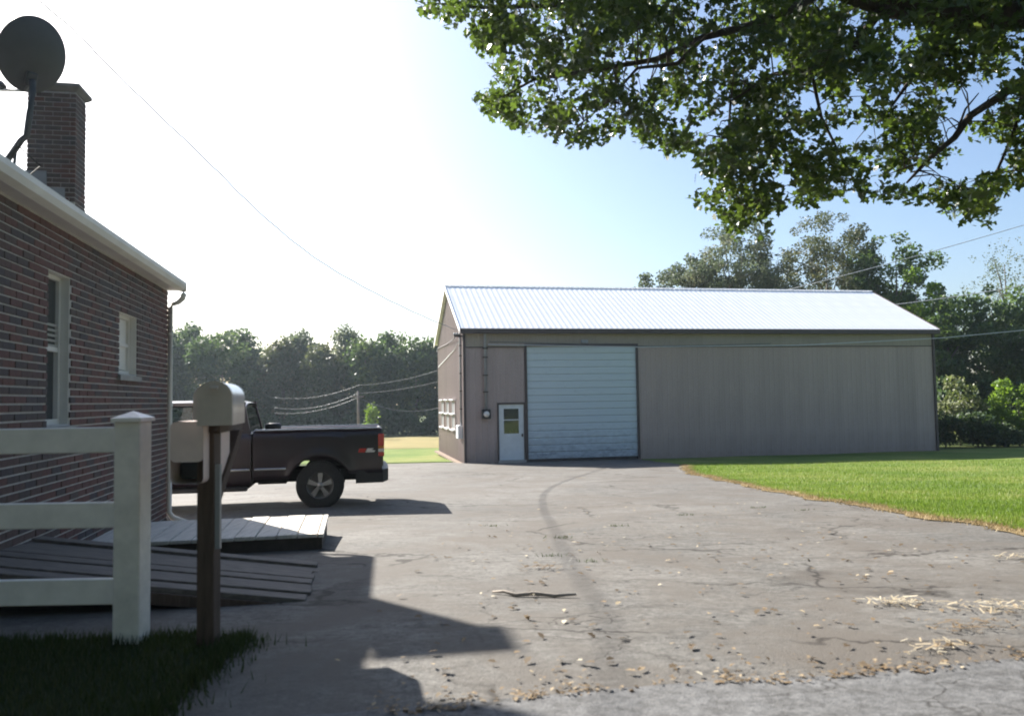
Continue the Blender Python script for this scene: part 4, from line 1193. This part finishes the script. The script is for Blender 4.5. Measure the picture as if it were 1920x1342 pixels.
# low growth at the foot of the wood
n = 22000
rg = np.random.default_rng(77)
X = rg.uniform(-52, -3, n); Yb = 85.5 + rg.uniform(0, 4, n)
hh_ = (2.4 + .6*np.sin(X*.8) + .5*np.sin(X*2.1+1))*rg.uniform(0, 1, n)**.7
P = np.stack([X, Yb, G(X, Yb) + hh_.clip(.05)], 1)
tag(mesh_np('undergrowth', leaves(P, .45, DIAMOND, rg), 4, LEAF_FAR, rg.uniform(.1, .6, n)), 'dark low undergrowth along the foot of the far wood', 'undergrowth', kind='stuff')
p = at(696, 746, 72)
tree('young_tree', p.x, p.y, p.z, .55, 22, 520, .38, .24, LEAF_BRIGHT, 'small bright green young tree just right of the utility pole', None, 140, .1, .06, limbs=3)
# trees behind and right of the shed
RW = [ # px, top, Y, rx, n, size, mat, clumps, rclump, label
 (1218, 506, 62, 2.6, 3000, .30, LEAF_GREY, 34, .8, 'low grey green treetop showing just above the left of the shed ridge'),
 (1290, 468, 60, 2.9, 4200, .28, LEAF_GREY, 40, .85, 'grey green treetop behind the middle of the shed ridge'),
 (1385, 408, 58, 3.6, 5600, .26, LEAF_GREY, 50, .85, 'tall airy grey tree behind the ridge, under the oak branch tip'),
 (1545, 392, 58, 4.4, 6400, .24, LEAF_BROWN, 60, .8, 'tallest wispy tree with brownish tips behind the right of the ridge'),
 (1672, 425, 56, 3.6, 7500, .26, LEAF_MID, 60, .9, 'dense dark tree above the right end of the shed roof'),
 (1718, 498, 52, 2.3, 3600, .26, LEAF_BRIGHT, 36, .7, 'bright green leafy tree above the right end of the shed roof'),
 (1770, 560, 50, 2.6, 5000, .26, LEAF_MID, 50, .75, 'dark tree just right of the shed roof corner'),
 (1855, 535, 54, 4.2, 8500, .27, LEAF_MID, 80, .95, 'large mid green tree right of the shed crossed by cables'),
 (1885, 455, 62, 3.2, 1500, .20, LEAF_GREY, 60, .7, 'sparse twiggy tree against the sky at the right edge'),
 (1985, 540, 50, 3.6, 6500, .26, LEAF_MID, 70, .9, 'green tree cut by the right edge of the picture'),
]
for i, (px_, ty, Y_, rx_, n_, sz, mt_, ncl, rcl, lab) in enumerate(RW):
    p = at(px_, ty, Y_)
    tree('backyard_tree', p.x, p.y, p.z + {2: 1.4, 4: 1.2, 8: 1.6}.get(i, .5), rx_*1.2, int(ncl*(3.2 if i in (0,1,2,3,8) else 1.6)), int(n_*(3.2 if i in (0,1,2,3) else 2.0)), rcl*(.72 if i in (0,1,2,3,8) else .85), sz*(.72 if i in (0,1,2,3,8) else .9), mt_, lab, 'trees behind the shed', 200+i, .28 if i in (0,1,2,3,8) else .05, .2, fill=.12, limbs=9)
SHR_ = [
 (1795, 705, 40, 1.15, 1.9, 2600, LEAF_PALE, 'pale shrub with whitish leaves beside the right end of the shed'),
 (1770, 775, 39, .8, 1.2, 1500, LEAF_FAR, 'small dark shrub at the right corner of the shed'),
 (1830, 770, 38.6, 1.1, 1.3, 2300, LEAF_FAR, 'low dark green shrub on the lawn edge between the pale and the bright one'),
 (1905, 700, 39, 1.5, 1.9, 3600, LEAF_BRIGHT, 'big bright green shrub at the right edge of the lawn'),
 (1880, 800, 38, 1.0, .9, 1900, LEAF_FAR, 'low dark shrub in front of the bright green one'),
 (1985, 730, 38.5, 1.7, 1.9, 3000, LEAF_BRIGHT, 'bright green shrub cut by the right edge of the picture'),
]
for i, (px_, ty, Y_, rx_, h_, n_, mt_, lab) in enumerate(SHR_):
    p = at(px_, ty, Y_)
    tree('shrub', p.x, p.y, p.z, rx_, 30, n_, .42, .17, mt_, lab, 'shrubs right of the shed', 300+i, .0, .05, cat='shrub', fill=.2, limbs=5)
n = 7000
X = rg.uniform(19.5, 40, n); Yb = 41.5 + rg.uniform(0, 9, n)
P = np.stack([X, Yb, G(X, Yb) + (2.6 + np.sin(X*.9))*rg.uniform(0, 1, n)**.8], 1)
tag(mesh_np('thicket', leaves(P, .3, DIAMOND, rg), 4, LEAF_FAR, rg.uniform(0, .6, n)), 'dark thicket filling the shade behind the shrubs right of the shed', 'thicket', kind='stuff')

# unseen wood across the road, put in behind the camera to cut sky light
rg = np.random.default_rng(55)
VV = []
for i, x in enumerate(np.arange(-34, 36, 6.2)):
    P, k, C = crown_points(rg, (x, -8.6 + rg.uniform(-1, 1), 8.3), (5.2, 5.6, 7.4 + rg.uniform(-1, 1)), 60, 4200, 1.7, .3)
    P[:, 2] = np.maximum(P[:, 2], .2)
    VV.append(leaves(P, .85, DIAMOND, rg))
VV = np.concatenate(VV)
tag(mesh_np('wood', VV, 4, LEAF_FAR, rg.uniform(0, .8, len(VV))), 'unseen leafy wood behind the camera, put in to cut sky light', 'wood', kind='stuff')

# ------------------------------------------------------------------ near oak, trunk outside the right edge
oak = thing('oak_tree', 'large oak whose leafy branches hang across the top right', 'tree', (8.4, 9.9, float(G(8.4, 9.9))))
OUT = [(760, -30), (785, 22), (820, 40), (852, 62), (866, 96), (905, 100), (922, 132), (902, 172), (884, 196), (930, 216), (962, 256), (1000, 262), (1035, 252), (1062, 276), (1115, 282), (1142, 268), (1182, 252), (1208, 284), (1250, 298), (1300, 302), (1326, 335), (1308, 375), (1338, 410), (1372, 446), (1436, 444), (1440, 405), (1478, 385), (1500, 398), (1560, 372), (1600, 366), (1640, 388), (1662, 398), (1690, 372), (1770, 380), (1786, 412), (1860, 418), (1870, 380), (1900, 345), (1945, 350), (2060, 380), (2120, 200), (2120, -160), (700, -160)]
HOLES = [(1605, 38, 26, 20), (1525, 185, 22, 28), (1205, 140, 26, 36), (1845, 190, 36, 36), (1790, 240, 36, 46), (1730, 330, 34, 26), (1575, 250, 24, 18), (1640, 330, 22, 26), (1330, 255, 20, 16), (1800, 320, 50, 28), (1870, 300, 28, 30), (1475, 345, 26, 22), (1060, 170, 14, 12), (1000, 215, 16, 16), (880, 40, 16, 18), (1450, 120, 16, 18), (1690, 180, 18, 20), (1120, 225, 16, 14), (1900, 120, 24, 18), (1700, 70, 14, 12), (1490, 260, 14, 22), (1610, 180, 14, 14)]
OP = np.array(OUT, float)
def inside(px, py):
    c = False; j = len(OP)-1
    for i in range(len(OP)):
        xi, yi = OP[i]; xj, yj = OP[j]
        if (yi > py) != (yj > py) and px < (xj-xi)*(py-yi)/(yj-yi)+xi: c = not c
        j = i
    return c
rg = np.random.default_rng(21)
def good(x_, y_):
    return inside(x_, y_) and not any(((x_-hx)/(ha*.8+10))**2 + ((y_-hy)/(hb*.8+9))**2 < 1 for hx, hy, ha, hb in HOLES)
boughs = [(1370, 355, 9.0), (1398, 418, 8.9), (1405, 425, 9.1), (1345, 300, 9.2), (1410, 385, 9.0), (1335, 380, 9.1), (925, 60, 9.6), (890, 75, 9.4), (800, 10, 9.8), (930, 190, 9.3), (915, 200, 9.4), (965, 235, 9.2), (1010, 230, 9.3), (1110, 250, 9.0), (1240, 270, 9.1), (1480, 365, 9.2), (1640, 368, 9.3), (1820, 385, 9.4), (1840, 400, 9.2), (1700, 372, 8.9), (1550, 350, 9.3), (980, 150, 9.3), (1900, 330, 9.5), (1770, 215, 9.2), (1850, 250, 9.5), (1905, 230, 9.3), (1830, 150, 9.5), (1890, 180, 9.6), (1760, 330, 9.3), (1850, 340, 9.2), (1720, 260, 9.4), (1690, 300, 9.6), (1910, 290, 9.2), (1620, 300, 9.5), (1600, 210, 9.6), (1780, 120, 9.4)]
while len(boughs) < 240:
    x_, y_ = rg.uniform(750, 2110), rg.uniform(-150, 450)
    if good(x_, y_): boughs.append((x_, y_, 9.4 + rg.uniform(-1.5, 1.5)))
sprays = []; tone_ = []
bt = rg.uniform(-.34, .40, len(boughs))
while len(sprays) < 2550:
    if rg.uniform() < .25:
        x_, y_, Y_ = rg.uniform(750, 2110), rg.uniform(-150, 450), 9.4 + rg.uniform(-1.5, 1.5); tn_ = rg.uniform(-.3, .4)
    else:
        j = int(rg.integers(0, len(boughs))); bx, by, bY = boughs[j]
        x_, y_, Y_ = bx + rg.normal(0, 34), by + rg.normal(0, 22), bY + rg.normal(0, .25); tn_ = bt[j] + rg.uniform(-.12, .12)
    if not good(x_, y_): continue
    if not all(inside(x_+dx, y_+dy) for dx, dy in ((-14, 0), (14, 0), (0, 16))) and rg.uniform() < .7: continue
    sprays.append(at(x_, y_, Y_)); tone_.append(tn_)
for _ in range(330):                # the crown above the frame
    sprays.append(Vector((rg.uniform(-1.2, 11), rg.uniform(7.5, 13.5), rg.uniform(6.6, 9.6)))); tone_.append(0)
SPR = np.array(sprays)
nl = 15
k = np.repeat(np.arange(len(SPR)), nl)
off = rg.normal(size=(len(k), 3)); off /= np.linalg.norm(off, axis=1)[:, None]
off *= (rg.uniform(.15, 1, len(k))**.6 * .175)[:, None]; off[:, 2] *= .65
P = SPR[k] + off
tn = np.clip(rg.normal(.42, .18, len(k)) + np.array(tone_)[k], 0, .95)
tn[rg.uniform(size=len(tn)) < .004] = 1
mesh_np('crown', leaves(P, .098, OAK, rg, .8), 12, LEAF_NEAR, tn, oak, oak['_base'])
tr = MB()
tz = float(G(8.4, 9.9))
tr.tube([(8.4, 9.9, tz-.3), (8.35, 9.9, tz+.5), (8.3, 9.85, 2.2), (8.15, 9.8, 4.2), (7.9, 9.9, 6.5), (7.7, 10, 9)], [.62, .46, .42, .38, .30, .16], 14)
tr.build('trunk', M['bark'], oak)
limbs = []
A0 = [Vector((8.1, 9.8, 4.9)), at(2040, 25, 9.4), at(1920, 20, 9.2), at(1780, 20, 9.1), at(1660, 6, 9.1), at(1560, -25, 9.2), at(1420, -75, 9.4), at(1200, -110, 9.6), at(950, -80, 9.8)]
def limb(pts, rs):
    MB().tube(pts, rs, 10).build('branch', M['bark'], oak); limbs.append((pts, rs))
limb(A0, [.26, .24, .21, .19, .16, .12, .08, .06, .03])
limb([Vector((8.2, 9.8, 3.6)), at(2050, 90, 9.2), at(1925, 148, 9.0), at(1818, 218, 8.9), at(1790, 258, 8.9), at(1743, 297, 8.8), at(1700, 343, 8.8)], [.11, .075, .05, .040, .035, .026, .012])
limb([at(1743, 297, 8.8), at(1705, 312, 8.75), at(1668, 326, 8.7)], [.012, .009, .005])
limb([at(1790, 258, 8.9), at(1810, 205, 9), at(1835, 175, 9.1)], [.016, .012, .006])
limb([A0[4], at(1600, 90, 9.0), at(1520, 130, 8.9), at(1450, 140, 8.8), at(1370, 190, 8.8)], [.06, .045, .035, .025, .01])
limb([A0[5], at(1440, 40, 9.1), at(1320, 70, 9.2), at(1230, 112, 9.2), at(1120, 130, 9.2), at(1000, 150, 9.3), at(930, 190, 9.3)], [.06, .05, .042, .032, .026, .018, .006])
limb([at(1320, 70, 9.2), at(1270, 120, 9.0), at(1195, 128, 9.0), at(1140, 190, 8.9), at(1080, 240, 8.9)], [.03, .024, .018, .012, .006])
limb([at(1370, 190, 8.8), at(1365, 260, 8.8), at(1370, 330, 8.9), at(1400, 420, 8.9)], [.016, .013, .010, .005])
limb([at(1520, 130, 8.9), at(1540, 220, 9.1), at(1580, 300, 9.2), at(1620, 370, 9.3)], [.022, .018, .012, .005])
limb([A0[3], at(1760, 90, 9.6), at(1700, 160, 9.8), at(1650, 230, 9.8)], [.05, .04, .025, .01])
limb([A0[6], at(1200, -30, 9.6), at(1050, 10, 9.7), at(900, 15, 9.8), at(800, 5, 9.8)], [.05, .04, .03, .02, .006])
limb([at(1925, 148, 9.0), at(1900, 250, 9.3), at(1870, 320, 9.4), at(1830, 395, 9.4)], [.03, .022, .016, .006])
nodes_ = np.array([tuple(p) for pts, _ in limbs for i in range(len(pts)-1) for p in [Vector(pts[i]).lerp(Vector(pts[i+1]), t) for t in (0, .25, .5, .75)]])
tw_ = MB()
for i, s in enumerate(SPR):
    j = int(np.argmin(((nodes_ - s)**2).sum(1)))
    a, b = Vector(nodes_[j]), Vector(s)
    if (a-b).length > 2.6: continue
    md = a.lerp(b, .5) + Vector((rg.uniform(-.1, .1), rg.uniform(-.1, .1), rg.uniform(0, .12)))
    if i % 4 == 0 and (a-b).length < 1.1: tw_.tube([a, a.lerp(b, .3) + Vector((rg.uniform(-.06, .06), 0, .07)), md, b], [.009, .007, .005, .002], 4, False)
to = tw_.build('twigs', M['bark'], oak, fix=False); to['kind'] = 'stuff'

# ------------------------------------------------------------------ things lying on the driveway
pts = [Vector((-.16, 5.52, 0)), Vector((-.08, 5.46, 0)), Vector((0, 5.40, 0)), Vector((.12, 5.38, 0)), Vector((.26, 5.36, 0)), Vector((.40, 5.33, 0))]
pts = [Vector((p.x, p.y + (.012 if i % 2 else -.008), float(G(p.x, p.y)) + .017 + .008*(i % 2))) for i, p in enumerate(pts)]
br = MB().tube(pts, [.007, .011, .013, .014, .012, .007], 8).build('fallen_branch', M['stick'], loc=tuple(pts[0]))
tag(br, 'broken stick lying on the driveway in the sun', 'stick')
LITTER = leaf_mat('fallen_leaf', [(0, (.10,.07,.04)), (.4, (.22,.15,.08)), (.75, (.42,.34,.22)), (1, (.62,.56,.42))], .15, .7, (.3,.2,.08))
rg = np.random.default_rng(9)
def litter(name, X, Y, size, label, lo=0, hi=1, zoff=.012, up=7):
    P = np.stack([X, Y, G(X, Y) + zoff + rg.uniform(0, .012, len(X))], 1)
    V = leaves(P, size, OAK, rg, up)
    return tag(mesh_np(name, V, 12, LITTER, rg.uniform(lo, hi, len(X))), label, 'leaf litter', kind='stuff')
n = 230
Y = 3.6 + 9*rg.uniform(0, 1, n)**1.8; X = -.9 + rg.uniform(0, 1, n)**.7 * (LE(8) - .6)
litter('leaf_litter', X, Y, .045, 'scattered dry leaves on the driveway')
n = 260
X = rg.uniform(-.9, 4.6, n); Y = 3.7 + 5*rg.uniform(0, 1, n)**1.5
litter('dark_litter', X, Y, .05, 'dark scraps of leaf and bark on the driveway', 0, .15)
n = 1100
X = rg.uniform(-.6, 5, n); X = X[rg.uniform(0, 1, n) < .25 + .75*(np.sin(X*2.7)*np.sin(X*6.1+1) > -.05)]; n = len(X); Y = np.array([ROADEDGE(x) for x in X]) + rg.gamma(1.2, .075, n) - .04
litter('edge_litter', X, Y, .028, 'leaves and crumbs gathered along the road edge', 0, .62)
def clump(cx_, cy_, rx_, ry_, n, label, lo, hi):
    n = int(n*.6)
    X = cx_ + rg.normal(0, rx_, n); Y = cy_ + rg.normal(0, ry_, n)
    P = np.stack([X, Y, G(X, Y) + .012 + rg.uniform(0, .03, n)], 1)
    shape = np.array([(-.5, -.06), (.5, -.06), (.5, .06), (-.5, .06)])
    return tag(mesh_np('straw_clump', leaves(P, .06, shape, rg, 7), 4, LITTER, rg.uniform(lo, hi, n)), label, 'straw', 'clumps of straw on the driveway', 'stuff')
def gpt(px_, py_):
    for Y_ in np.arange(3, 30, .02):
        p = at(px_, py_, Y_)
        if p.z < float(G(p.x, p.y)): return p
for px_, py_, rx_, n_, lo, hi, lab in ((1680, 1134, .10, 150, .6, 1, 'straw clump nearest the middle of the driveway mouth'), (1860, 1144, .14, 170, .5, 1, 'wide straw clump right of the first, towards the lawn'), (1905, 1048, .10, 80, .6, 1, 'straw clump up at the right edge by the lawn'),
                                (1830, 1178, .14, 110, .0, .5, 'brown tuft of debris at the right of the driveway mouth'), (1018, 1068, .09, 70, .0, .45, 'small brown tuft in the middle of the driveway'), (1090, 897, .10, 60, .2, .7, 'tiny tan tuft far up the driveway'), (1760, 1218, .10, 60, .5, 1, 'thin pale straw clump close to the road edge')):
    p = gpt(px_, py_)
    clump(p.x, p.y, rx_, rx_*.6, n_, lab, lo, hi)
# grass tufts in the joints of the asphalt
n = 260
C_ = np.stack([rg.uniform(-.5, 4.6, 9), rg.uniform(4.0, 12, 9)], 1)
k = rg.integers(0, 9, n)
X = C_[k, 0] + rg.normal(0, .07, n); Y = C_[k, 1] + rg.normal(0, .03, n)
tag(blades('weed_tufts', X, Y, .03, .004, BLADE_DARK, 12, 1.2), 'tiny weeds in the cracks of the driveway', 'weeds', kind='stuff')

for o in bpy.data.objects:
    if '_base' in o: del o['_base']
